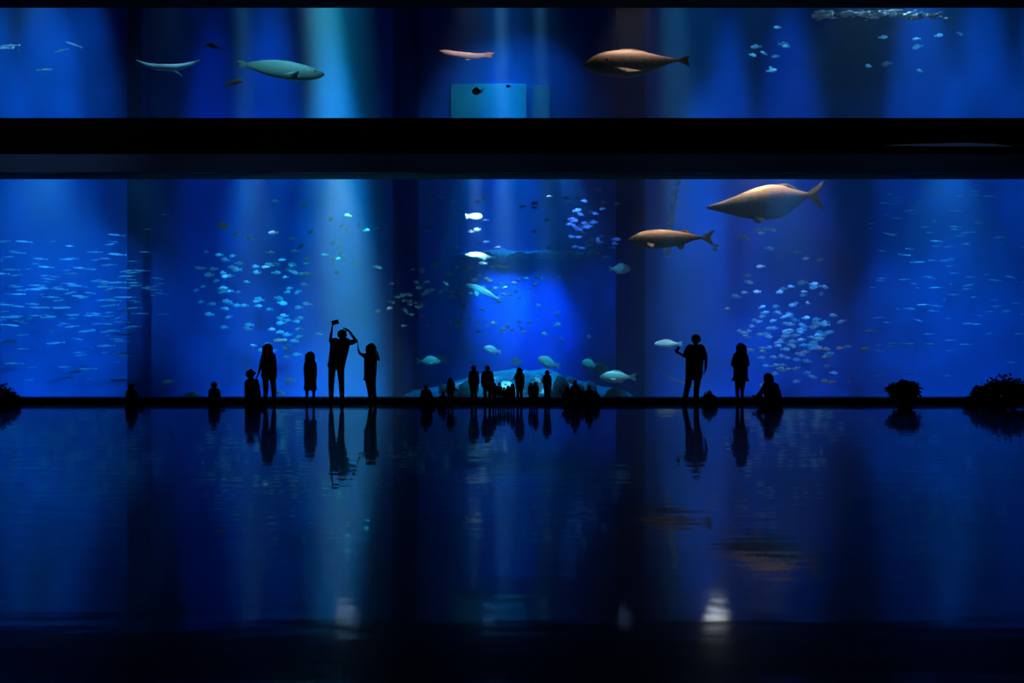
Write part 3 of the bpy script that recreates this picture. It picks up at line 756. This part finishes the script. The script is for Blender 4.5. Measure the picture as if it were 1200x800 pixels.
def person(label, spec, y=-.30, group=None, fine=True):
    """spec gives joints in photo pixels; they become metres on the hall floor at depth y. The figure faces the glass (+y) unless face says otherwise."""
    d = D + y; k = d / F
    base = spec.get('x'); floor_py = 400 + CH / d * F
    root = empty('person', (((base - 600) * k), y, 0)); tag(root, label, 'person', group)
    J = lambda p, dy=0.0: Vector(((p[0] - base) * k, (p[2] if len(p) > 2 else 0) + dy, max(.0, CH + (400 - p[1]) * k)))
    s = spec['s']                                   # 1 = a 1.7 m adult
    fx = Vector(spec.get('face', (0, 1, 0))).normalized(); rt = fx.cross(Vector((0, 0, 1)))
    hd = J(spec['head']); r = spec['hr'] * k        # head centre and half height
    sh = [J(spec['sh'][0]), J(spec['sh'][1])]; hip = [J(spec['hip'][0]), J(spec['hip'][1])]
    nk = (sh[0] + sh[1]) / 2 + Vector((0, 0, .03 * s)); pel = (hip[0] + hip[1]) / 2
    arms = [[J(p) for p in spec['arm'][i]] for i in (0, 1)]       # elbow, wrist, fingertip direction point
    legs = [[J(p) for p in spec['leg'][i]] for i in (0, 1)]       # knee, ankle, toe
    shw = (sh[1] - sh[0]).length / 2; hpw = (hip[1] - hip[0]).length / 2
    vx = (.008 if fine else .0105) * max(s, .3)
    fat = spec.get('fat', 1.0) * s
    def body(bm):
        capsule(bm, hd + Vector((0, 0, r * .22)) - fx * r * .08, hd + Vector((0, 0, r * .26)) + fx * r * .12, r * .76, r * .74)     # cranium
        capsule(bm, hd + Vector((0, 0, -.05 * r)) + fx * r * .2, hd + Vector((0, 0, -r * .62)) + fx * r * .36, r * .60, r * .34)    # face and jaw
        capsule(bm, hd + fx * r * .80 + Vector((0, 0, r * .12)), hd + fx * r * .98 + Vector((0, 0, -r * .14)), r * .07, r * .13, n=8)   # nose
        capsule(bm, hd + fx * r * .72 - rt * r * .16 + Vector((0, 0, -r * .42)), hd + fx * r * .72 + rt * r * .16 + Vector((0, 0, -r * .42)), r * .085, n=8)  # mouth
        capsule(bm, hd + fx * r * .74 - rt * r * .36 + Vector((0, 0, r * .2)), hd + fx * r * .74 + rt * r * .36 + Vector((0, 0, r * .2)), r * .10, n=8)       # brow
        for q in (-1, 1):
            capsule(bm, hd + rt * q * r * .74 + Vector((0, 0, r * .16)), hd + rt * q * r * .72 + Vector((0, 0, -r * .12)), r * .13, r * .09, n=8)            # ears
        capsule(bm, hd - Vector((0, 0, r * .3)), nk - Vector((0, 0, .03 * s)), .056 * fat * spec.get('neck', 1), .066 * fat * spec.get('neck', 1))
        mid = nk.lerp(pel, .55)
        for q in (0, 1):
            capsule(bm, sh[q].lerp(nk, .35), hip[q].lerp(pel, .2).lerp(nk, .12), .088 * fat, .085 * fat, .85)
            capsule(bm, nk, sh[q], .055 * fat, .052 * fat)
            e, w, t = arms[q]
            capsule(bm, sh[q], e, .050 * fat, .041 * fat); capsule(bm, e, w, .041 * fat, .027 * fat)
            hand(bm, w, t - w, spec.get('palm', [(1, .2, 0), (-1, .2, 0)])[q], spec.get('thumb', (1, 1))[q] , s * 1.05, spec.get('curl', (.5, .5))[q])
            kn, an, to = legs[q]
            capsule(bm, hip[q], kn, .082 * fat, .056 * fat); capsule(bm, kn, an, .055 * fat, .037 * fat)
            capsule(bm, an - Vector((0, 0, .02 * s)), to, .038 * s, .030 * s)
        capsule(bm, hip[0], hip[1], .10 * fat, .10 * fat, .9)
        capsule(bm, nk - Vector((0, 0, .10 * s)), pel, .095 * fat, .10 * fat, .9)
    o = fuse('body', body, vx, M_skin, root)
    if fine:
        for q in (-1, 1):
            bm = bmesh.new(); ball(bm, hd + fx * r * .70 + rt * q * r * .30 + Vector((0, 0, r * .08)), r * .12, 8); obj('eye', bm, M_eye, root, True)
    hair = spec.get('hair', 'short')
    def hairf(bm):
        up = Vector((0, 0, 1))
        capsule(bm, hd + up * r * .28 - fx * r * .16, hd + up * r * .36 + fx * r * .06, r * .84, r * .78)
        if hair == 'curly':
            rr = random.Random(3)
            for _ in range(26):
                n = Vector((rr.gauss(0, 1), rr.gauss(0, 1), rr.gauss(.4, 1))).normalized()
                if n.dot(fx) > .45: continue
                p = hd + up * r * .25 + n * r * .78; capsule(bm, p, p + n * .01, r * .24)
        if hair in ('bob', 'long'):
            low = -1.15 if hair == 'bob' else -spec.get('hairlen', 2.0)
            for q in (-.62, -.2, .2, .62):
                capsule(bm, hd + rt * q * r + up * r * .25 - fx * r * .35, hd + rt * q * r * 1.05 + up * r * low - fx * (r * .45 + (.04 * s if hair == 'long' else 0)), r * .42, r * .30)
            for q in (-1, 1):
                capsule(bm, hd + rt * q * r * .66 + up * r * .3, hd + rt * q * r * .72 + up * r * max(low, -1.3), r * .24, r * .16)
        if hair == 'tail':
            capsule(bm, hd + up * r * .5 - fx * r * .8, hd + up * r * -.9 - fx * r * 1.1, r * .3, r * .14)
    fuse('hair', hairf, vx, M_hairb, root)
    g = .014 * s
    top = spec.get('top', M_char); slv = spec.get('sleeve', .55)
    hem = J(spec['hem']) if 'hem' in spec else pel - Vector((0, 0, .05 * s))
    def shirt(bm):
        capsule(bm, nk - Vector((0, 0, .085 * s)), pel.lerp(nk, .1), .105 * fat + g, .105 * fat + g, .9)
        for q in (0, 1):
            capsule(bm, sh[q].lerp(nk, .33), hip[q].lerp(nk, .10), .098 * fat + g, .104 * fat + g, .85)
            capsule(bm, nk + Vector((0, 0, -.02 * s)), sh[q], .064 * fat + g * .5, .056 * fat + g)
            e, w, t = arms[q]
            capsule(bm, sh[q], sh[q].lerp(e, min(1, slv)), .054 * fat + g, (.052 - .006 * min(1, slv)) * fat + g, ends=(1, 0 if slv <= 1 else 1))
            if slv > 1: capsule(bm, e, e.lerp(w, slv - 1), .044 * fat + g, .034 * fat + g, ends=(1, 0))
        if 'hem' in spec:
            c = Vector((hem.x, pel.y, hem.z)); a = pel.lerp(nk, .35); w = spec.get('hemw', 8) * k
            for i in range(10):
                t0, t1 = i / 10, (i + 1) / 10
                capsule(bm, a.lerp(c, t0) + Vector((0, 0, .0)), a.lerp(c, t1), (shw * .78) * (1 - t0) + w * t0, (shw * .78) * (1 - t1) + w * t1, spec.get('hemky', .72), ends=(0, 0), n=20)
        else:
            capsule(bm, hip[0], hip[1], .108 * fat + g, .108 * fat + g, .9)
    fuse('dress' if spec.get('dress') else ('coat' if spec.get('coat') else 'shirt'), shirt, vx * 1.15, top, root)
    if not spec.get('dress'):
        tl = spec.get('trouser', 1.9)
        def trousers(bm):
            capsule(bm, hip[0], hip[1], .106 * fat, .106 * fat, .92)
            for q in (0, 1):
                kn, an, to = legs[q]
                if tl <= 1: capsule(bm, hip[q], hip[q].lerp(kn, tl), .092 * fat, (.092 - .012 * tl) * fat + spec.get('flare', 0) * s, ends=(1, 0))
                else:
                    capsule(bm, hip[q], kn, .092 * fat, .070 * fat); capsule(bm, kn, kn.lerp(an, tl - 1), .070 * fat, .056 * fat + spec.get('flare', 0) * s, ends=(1, 0))
        fuse('shorts' if tl <= 1 else 'trousers', trousers, vx * 1.15, spec.get('bottom', M_denim), root)
    for q in (0, 1):
        kn, an, to = legs[q]
        def shoe(bm):
            dn = Vector((0, 0, -.025 * s)); h = (an - to); h.z = 0; h = h.normalized() * .035 * s if h.length > .001 else Vector()
            capsule(bm, an + h + dn * .8, to, .044 * s, .038 * s); capsule(bm, an, an + dn, .046 * s, .046 * s)
        fuse('shoe', shoe, vx * 1.2, M_shoe, root)
    # rest the figure on the floor
    low = min((v.co.z for ch in root.children for v in ch.data.vertices), default=0)
    root.location.z -= low - .001
    return root

# --- the family beside the bright beam
person('person sitting on the floor beside the long-haired person in trousers', dict(x=295, s=.92, head=(294, 438.5), hr=5.6, sh=((289.5, 448), (300.5, 448)), hip=((291.5, 470.5), (299.5, 470.5)),
    arm=(((288.5, 459, .06), (291, 466, .28), (293, 467, .42)), ((303, 459, .06), (300, 466, .28), (298, 467, .42))),
    leg=(((287, 469.5, .40), (296, 472, .48), (299, 472, .60)), ((304, 469.5, .40), (296.5, 472, .36), (293, 472, .50))), hair='curly', top=M_navy, sleeve=.6), y=-1.05)
person('person with long hair in trousers, one hand toward the sitting person', dict(x=315.5, s=.97, head=(314.3, 409.5), hr=6.2, sh=((308.6, 419.3), (320.4, 419.3)), hip=((311.3, 440.5), (318.8, 440.5)),
    arm=(((305, 430.5), (302.6, 439.5, -.02), (301, 444, -.05)), ((322.8, 431), (323, 440, .03), (322.4, 445, .05))),
    leg=(((311, 456, .03), (311, 469.8, 0), (310, 472.6, .17)), ((320.5, 455.5, .02), (321.4, 469.8, 0), (322.4, 472.6, .17))), hair='long', hairlen=1.9, top=M_char, bottom=M_denim, trouser=1.75), y=-.26)
person('small person in loose knee-length shorts standing alone', dict(x=363.5, s=.80, head=(363.8, 417.5), hr=5.9, sh=((358.8, 426.3), (368.6, 426.3)), hip=((360.2, 444.5), (367.2, 444.5)),
    arm=(((356.6, 434.5, .03), (356.2, 441, .12), (357, 444, .16)), ((370, 434.5, .04), (369, 441, .16), (367, 443, .22))),
    leg=(((359.6, 457.5, .02), (359.5, 470, 0), (359, 472.6, .14)), ((367.4, 457.5, .02), (367.6, 470, 0), (368, 472.6, .14))), hair='bob', top=M_navy, sleeve=.7, hem=(363.8, 444), hemw=6.4, bottom=M_blk, trouser=.95, flare=.03), y=-.50)
man = person('tall person with both arms raised overhead, holding a camera', dict(x=395, s=1.10, head=(401, 393.2), hr=6.8, sh=((389.6, 401), (408.6, 401.2)), hip=((389.4, 428.5), (399, 428.5)),
    arm=(((386.6, 396.5, .06), (388.2, 384.5, .08), (389.3, 380, .08)), ((417.6, 399.6, 0), (409.4, 388, .02), (405.3, 385, .03))),
    leg=(((388, 449, .02), (388, 469.4, 0), (386.8, 472.5, .2)), ((400, 449, .02), (401, 469.4, 0), (402.4, 472.5, .2))), hair='short', top=M_blk, bottom=M_denim, trouser=1.8, fat=.98, curl=(.9, .3), palm=[(1, .3, -.2), (-.6, .4, -.6)], sleeve=.75, hem=(393.5, 430), hemw=10.6), y=-.55)
person('person in a tunic reaching up to the elbow of the tall person', dict(x=435, s=.96, head=(435.2, 408.8), hr=6.3, sh=((429.2, 417.8), (439.6, 417.8)), hip=((430.8, 443), (436.8, 443)),
    arm=(((421.2, 414.2, .04), (419.2, 408.4, .06), (418.4, 405, .08)), ((443.6, 421.5, .03), (441.6, 413.2, .07), (439, 410, .08))),
    leg=(((432.6, 457, .03), (434.4, 470, 0), (430.6, 472.6, .14)), ((438, 457, .02), (439.8, 470, 0), (441, 472.6, .16))), hair='bob', top=M_navy, bottom=M_blk, trouser=1.9, fat=.9, hem=(433.3, 446), hemw=8, sleeve=.6, curl=(.2, .7)), y=-.42)
def device(name, parent_px, size, label, y, cat, tilt=0.0):
    d = D + y; k = d / F
    o = empty(name, P(parent_px[0], parent_px[1], d), (0, tilt, 0)); tag(o, label, cat)
    w, t, h = size
    bm = bmesh.new(); box(bm, -w / 2, w / 2, -t / 2, t / 2, -h / 2, h / 2, min(size) * .25); obj('body', bm, M_plast, o)
    bm = bmesh.new(); box(bm, -w * .44, w * .44, -t / 2 - .002, -t / 2 + .002, -h * .42, h * .42); obj('screen', bm, mat('dark_screen', (.004, .005, .008), .1, .5), o)
    bm = bmesh.new(); bmesh.ops.create_cone(bm, cap_ends=True, segments=20, radius1=h * .2, radius2=h * .17, depth=.02, matrix=Matrix.Translation((w * .22, t / 2 + .008, h * .1)) @ Matrix.Rotation(PI / 2, 4, 'X')); obj('lens', bm, M_eye, o)
    return o
device('handheld_camera', (392.8, 377.6), (.19, .06, .12), 'small dark camera held up in the raised fist of the tall person', -.47, 'camera', -.25)
# --- the pair and the sitting person on the other side
person('broad-shouldered person standing with one forearm out, holding a phone', dict(x=814, s=1.06, head=(815.4, 398.6), hr=6.7, sh=((806.2, 408.6), (823.4, 408.6)), hip=((808.2, 440), (818, 440)),
    arm=(((802.8, 417.2, .06), (798.4, 413.6, .18), (794.8, 412, .22)), ((827.6, 422.5, 0), (827.2, 433, .04), (825.4, 437.5, .06))),
    leg=(((805.4, 456, .03), (802, 469.6, 0), (798, 472.6, .17)), ((816.4, 456, .03), (815.8, 469.6, 0), (816.6, 472.6, .2))), hair='short', top=M_blk, bottom=M_denim, trouser=1.95, flare=.012, fat=1.0, sleeve=.8, curl=(.9, .5), palm=[(.3, .6, .6), (-1, .2, 0)], hem=(813.4, 441), hemw=8.6), y=-.55)
device('phone', (794.2, 408.8), (.08, .012, .15), 'small dark phone in the outstretched hand of the broad-shouldered person', -.24, 'phone', .5)
person('person with long hair in a short flared dress', dict(x=868, s=.97, head=(867.8, 408.2), hr=6.2, sh=((862, 417.4), (873.6, 417.4)), hip=((864.4, 441), (871.4, 441)),
    arm=(((859.4, 426.5, .04), (864.4, 428, .16), (868, 427, .18)), ((876.6, 426.5, .04), (872, 428.5, .17), (868.6, 428.5, .2))),
    leg=(((864.4, 457, .03), (864.2, 470, 0), (863.6, 472.6, .16)), ((870, 457, .03), (869.8, 470, 0), (870.4, 472.6, .16))), hair='long', hairlen=1.9, top=M_blk, dress=True, hem=(867.6, 446), hemw=10.6, hemky=.75, sleeve=1.3), y=-.50)
person('person with long hair sitting on the floor, turned sideways, knees drawn in', dict(x=903, s=.95, head=(900, 443), hr=6.2, face=(-.6, .8, -.15), sh=((897.5, 452.5, .08), (909, 453, -.06)), hip=((903.5, 469.5, .05), (911.5, 469.5, -.05)),
    arm=(((894.5, 461, .22), (891, 464.6, .34), (888.6, 464.8, .42)), ((908, 463, .10), (899, 466.5, .26), (895, 466.5, .36))),
    leg=(((895, 467, .40), (905, 471.2, .46), (908, 471.4, .58)), ((912, 466, .42), (902, 471.2, .30), (898, 471.4, .40))), hair='long', hairlen=1.7, top=M_blk, bottom=M_blk, sleeve=1.7, fat=1.12), y=-1.0)
# --- dim figures sitting further along
for px, hy, lab in ((251, 451.5, 'dim figure sitting alone low against the glass, next to the low brownish mound'), (154, 453.5, 'dim figure sitting at the foot of the dark pillar')):
    person(lab, dict(x=px, s=.72, head=(px, hy), hr=4.2, sh=((px - 4.2, hy + 7), (px + 4.2, hy + 7)), hip=((px - 3.3, 471.5), (px + 3.3, 471.5)),
        arm=(((px - 5.6, hy + 14, .05), (px - 3, hy + 17, .2), (px - 1.5, hy + 17.4, .3)), ((px + 5.6, hy + 14, .05), (px + 3, hy + 17, .2), (px + 1.5, hy + 17.4, .3))),
        leg=(((px - 6.3, 469.5, .28), (px + 1, 472.6, .34), (px + 4, 472.6, .43)), ((px + 6.3, 469.5, .28), (px, 472.6, .25), (px - 4, 472.6, .36))), hair='short', top=M_brown, bottom=M_brown, fat=1.05), y=-.9, fine=False)
# --- the crowd of small figures at the middle of the window
def mini(label, px, top, w=8.0, y=-.45, hair='short', arms='down', leg=1.0, group=None, **kw):
    H = 473.0 - top; u = H / 75.0                      # pixels per adult pixel
    X = lambda a: px + a * w / 8.0 * u * 1.9
    Y = lambda f: top + H * f
    A = {'down': (((X(-6.0), Y(.40), .01), (X(-5.9), Y(.50), .04 * u), (X(-5.6), Y(.56), .07 * u)), ((X(6.0), Y(.40), .01), (X(5.9), Y(.50), .04 * u), (X(5.6), Y(.56), .07 * u))),
         'front': (((X(-6.2), Y(.38), .03), (X(-2.5), Y(.42), .16 * u), (X(.5), Y(.41), .2 * u)), ((X(6.2), Y(.38), .03), (X(2.5), Y(.42), .16 * u), (X(-.5), Y(.41), .22 * u))),
         'face': (((X(-7.6), Y(.31), .04), (X(-3.6), Y(.15), .10 * u), (X(-2.4), Y(.10), .12 * u)), ((X(6.0), Y(.40), .01), (X(5.9), Y(.50), .04 * u), (X(5.6), Y(.56), .07 * u))),
         'bent': (((X(-7.4), Y(.36), .02), (X(-8.4), Y(.28), .14 * u), (X(-8.6), Y(.25), .2 * u)), ((X(6.0), Y(.40), .01), (X(5.9), Y(.50), .04 * u), (X(5.6), Y(.56), .07 * u)))}[arms]
    sp = dict(x=px, s=u * .99, head=(px, top + H * .080), hr=H * .084, sh=((X(-4.6), Y(.195)), (X(4.6), Y(.195))), hip=((X(-2.6), Y(.52)), (X(2.6), Y(.52))), arm=A,
        leg=(((X(-2.5), Y(.74), .02 * u), (X(-2.4), Y(.955), 0), (X(-2.8), Y(.985), .17 * u)), ((X(2.5), Y(.74), .02 * u), (X(2.4), Y(.955), 0), (X(2.8), Y(.985), .17 * u))), hair=hair, top=M_blk, bottom=M_blk, neck=1.3)
    for kk, v in kw.items():
        sp[kk] = v
    if 'hemf' in sp: sp['hem'] = (px, Y(sp['hemf'])); sp['hemw'] = sp['hemf_w']
    return person(label, sp, y=y, group=group, fine=False)
mini('small figure standing apart at the foot of the sand slope', 528, 442, y=-.28, hair='bob', hemf=.66, hemf_w=2.6, coat=True)
mini('tall small figure in a long robe-like coat', 555.2, 426.5, 6.0, y=-.70, hemf=.60, hemf_w=3.7, coat=True, sleeve=1.6)
mini('small figure in a broad knee-length coat with feet apart', 571.2, 428, 7.8, y=-.35, hemf=.66, hemf_w=4.8, coat=True, sleeve=1.6)
mini('slim small figure with one hand raised to its face', 608.8, 430, 6.2, arms='face', hair='bob', hemf=.62, hemf_w=3.5, coat=True)
mini('lone small figure with one forearm lifted', 641.2, 433, 6.0, arms='bent', hair='tail', hemf=.62, hemf_w=3.6, coat=True)
mini('shorter of two small figures side by side under the pale coral dome', 622.2, 447.5, 6.6)
mini('taller of two small figures side by side under the pale coral dome', 627.6, 445, 6.6, y=-.75, hair='bob')
G5 = 'small figures huddled in a row'
for px, tp, yy, hr_, lab in ((579.4, 446, -.85, 'bob', 'small figure at the end of the huddle next to the broad-coated figure'), (585.2, 447, -.5, 'short', 'second small figure from the broad-coated figure in the huddle'),
        (590.6, 451, -.85, 'short', 'shortest figure in the middle of the huddle'), (595.4, 450.5, -.5, 'bob', 'second small figure from the hand-to-face figure in the huddle'),
        (600.6, 446.5, -.85, 'bob', 'small figure at the end of the huddle next to the hand-to-face figure')):
    mini(lab, px, tp, 6.2, y=yy, hair=hr_, group=G5, hemf=.60, hemf_w=2.1, fat=.85)
def sitter(label, px, top, w=9.0, y=-.6, lean=0.0, hair='short', reach=None, hr=3.1):
    H = 472.5 - top; b = 472.5
    L = lambda f: lean * (1 - f)
    Y = lambda f: top + H * f
    sc = H / 40.0
    A = [((px - w * .55 + L(.5), Y(.62), .05), (px - w * .25 + L(.6), Y(.78), .18 * sc), (px - w * .1, Y(.80), .25 * sc)), ((px + w * .55 + L(.5), Y(.62), .05), (px + w * .25 + L(.6), Y(.78), .18 * sc), (px + w * .1, Y(.80), .25 * sc))]
    if reach: A[0] = ((px - w * .7, Y(.62), .03), (reach[0] + 2, reach[1] + 1.2, .05), reach)
    return person(label, dict(x=px, s=sc, head=(px + lean, top + hr), hr=hr, sh=((px - w * .36 + L(.3), Y(.36)), (px + w * .36 + L(.3), Y(.36))), hip=((px - w * .26, b - 1.8), (px + w * .26, b - 1.8)), arm=A,
        leg=(((px - w * .66, b - 2.2, .38 * sc), (px + w * .1, b - .6, .44 * sc), (px + w * .4, b - .6, .56 * sc)), ((px + w * .66, b - 2.2, .38 * sc), (px, b - .6, .32 * sc), (px - w * .4, b - .6, .44 * sc))), hair=hair, top=M_blk, bottom=M_blk, sleeve=1.6, fat=1.08, neck=1.25), y=y, fine=False)
sitter('first and largest seated figure at the dark end of the crowd, by the sand slope', 500, 447.5, 11.5, y=-1.35, lean=-1)
sitter('low crouching figure hunched forward beside the largest seated figure', 517, 456.5, 9, lean=2.5, hr=2.6, y=-.9)
sitter('seated figure with one arm stretched out near the round dark boulder', 665.2, 451.5, 7.5, y=-.55, reach=(656.4, 457.5, .04), hair='bob', hr=2.6)
sitter('tallest seated figure of the group on the floor by the round dark boulder', 674, 444, 8, y=-1.0, hr=3.0)
sitter('short seated figure squeezed between two taller seated ones', 682, 455, 7, y=-.55, hair='bob', hr=2.7)
sitter('seated figure beside the outermost hunched figure', 690.6, 449.5, 7.5, y=-1.0, hr=3.0)
sitter('outermost hunched figure of the seated group, below the bright white fish', 699.4, 456, 7.5, y=-.55, lean=-1.2, hr=2.7)
# ------------------------------------------------------------------ things on the hall floor
def backpack():
    y = -.75; d = D + y; k = d / F
    o = empty('backpack', ((831.5 - 600) * k, y, 0)); tag(o, 'bulging dark backpack on the floor beside the broad-shouldered person', 'backpack')
    def body(bm):
        capsule(bm, (-.05, 0, .13), (.05, 0, .13), .15, .15, .8); capsule(bm, (-.01, .0, .2), (.0, .0, .29), .15, .075, .8); capsule(bm, (-.12, -.02, .08), (.13, -.02, .08), .08, .08)
    fuse('body', body, .012, cloth_mat('black_nylon', (.010, .010, .013)), o)
    def pocket(bm): capsule(bm, (-.05, -.11, .10), (.06, -.11, .10), .075, .075, .8); 
    fuse('front_pocket', pocket, .01, M_char, o)
    bm = bmesh.new()
    for i in range(10):
        a, b = PI * i / 10, PI * (i + 1) / 10
        capsule(bm, (.035 * math.cos(a) - .005, 0, .35 + .03 * math.sin(a)), (.035 * math.cos(b) - .005, 0, .35 + .03 * math.sin(b)), .008, n=6, m=2)
    obj('handle', bm, M_blk, o, True)
    for q in (-1, 1):
        bm = bmesh.new(); pts = [(q * .07, .11, .33), (q * .1, .15, .26), (q * .11, .16, .15), (q * .1, .13, .05)]
        for a, b in zip(pts, pts[1:]): capsule(bm, a, b, .018, n=8)
        obj('strap', bm, M_blk, o, True)
    lo = min(v.co.z for ch in o.children for v in ch.data.vertices); o.location.z -= lo - .001
backpack()
M_leaf = mat('dark_glossy_leaf', (.012, .03, .014), .6, .25, var=.4, vscale=9)
M_stem = mat('dark_woody_stem', (.02, .015, .010), .9, .1)
M_pot = mat('black_glazed_pot', (.008, .008, .010), .5, .25)
def leaf(bm, p, dr, L, w, r):
    dr = dr.normalized(); side = dr.cross(Vector((r.gauss(0, 1), r.gauss(0, 1), r.gauss(0, 1)))).normalized(); up = dr.cross(side)
    st = [(0, .08), (.25, .8), (.55, 1), (.8, .6), (1, .03)]; rows = []
    for f, q in st:
        c = p + dr * L * f - Vector((0, 0, .25 * L * f * f))
        rows.append((bm.verts.new(c + side * w * q * .5 + up * w * .12 * q), bm.verts.new(c), bm.verts.new(c - side * w * q * .5 + up * w * .12 * q)))
    for a, b in zip(rows, rows[1:]):
        bm.faces.new((a[0], a[1], b[1], b[0])); bm.faces.new((a[1], a[2], b[2], b[1]))
def shrub(label, px, top, half, y, n, seed, spread=1.0, pot=True, droop=.2, bare=0.0, Lf=.13):
    d = D + y; k = d / F; r = random.Random(seed); w = half * k; h = CH + (400 - top) * k
    o = empty('potted_shrub' if pot else 'sprawling_shrub', ((px - 600) * k, y, 0)); tag(o, label, 'plant')
    ph = .20 if pot else 0
    if pot:
        bm = bmesh.new(); prof = [(.0, 0), (.13, 0), (.15, .03), (.19, .17), (.205, .18), (.205, .20), (.18, .20), (.17, .17), (0, .17)]; prev = None
        for a, z in prof:
            ring = [bm.verts.new((max(a, .001) * math.cos(2 * PI * q / 24), max(a, .001) * math.sin(2 * PI * q / 24), z)) for q in range(24)]
            if prev:
                for q in range(24): bm.faces.new((prev[q], prev[(q + 1) % 24], ring[(q + 1) % 24], ring[q]))
            prev = ring
        obj('pot', bm, M_pot, o, True)
    bs, bl = bmesh.new(), bmesh.new()
    cz = ph + (h - ph) * .5; sx, sz = w, (h - ph) * .52
    for i in range(n):
        v = Vector((r.gauss(0, 1), r.gauss(0, 1), r.gauss(.15, 1))).normalized() * r.uniform(.5, 1) ** .6
        tip = Vector((v.x * sx, v.y * min(sx, .42) , cz + v.z * sz))
        if not pot: tip.z = max(.03, (h * (1 - .75 * abs(v.x) ** 1.3)) * r.uniform(.25, 1))
        if i % 5 == 0:
            a = Vector((r.gauss(0, .02), r.gauss(0, .02), ph * .85)); mid = a.lerp(tip, .5) + Vector((0, 0, .05 * h))
            capsule(bs, a, mid, .010, .008, n=6, m=2); capsule(bs, mid, tip, .008, .004, n=6, m=2)
        for _ in range(6):
            leaf(bl, tip + Vector((r.gauss(0, .05), r.gauss(0, .05), r.gauss(0, .04))), Vector((v.x + r.gauss(0, .6), v.y + r.gauss(0, .6), v.z + r.gauss(0, .5))), Lf * r.uniform(.6, 1.2), Lf * .42 * r.uniform(.7, 1.2), r)
    for v in bl.verts: v.co.z = max(v.co.z, .012)
    obj('stem', bs, M_stem, o, True); obj('foliage', bl, M_leaf, o, False)
shrub('round dark potted shrub on the floor beneath the sparse sardine school', 1060, 449.5, 12.5, -1.0, 170, 3)
shrub('wide sprawling dark shrub on the floor in the far corner of the window', 1178, 443, 46, -1.0, 230, 4, pot=False, Lf=.16)
shrub('dark ragged shrub cut off by the edge of the photo beside the sardine school', 2, 454, 17, -1.0, 110, 6, pot=False, Lf=.15)
# thin strip and small projector on the black beam
d = D - .2
bm = bmesh.new()
x0, x1 = (1032 - 600) / F * d, (1190 - 600) / F * d; z = CH + 230.5 / F * d
vs = [(x0, z - .02), (x0 + 1.0, z + .02), (x0 + 2.3, z + .05), (x1 - .6, z + .02), (x1, z - .045), (x0 + 1.5, z - .045)]
f1 = [bm.verts.new((a, -.162, b)) for a, b in vs]; f2 = [bm.verts.new((a, -.21, b)) for a, b in vs]
bm.faces.new(f1); bm.faces.new(list(reversed(f2)))
for i in range(len(vs)): bm.faces.new((f1[i], f1[(i + 1) % len(vs)], f2[(i + 1) % len(vs)], f2[i]))
tag(obj('metal_rail', bm, mat('pale_grey_metal', (.42, .50, .62), .5, .3), None), 'thin pale grey metal rail along the black beam', 'strip')
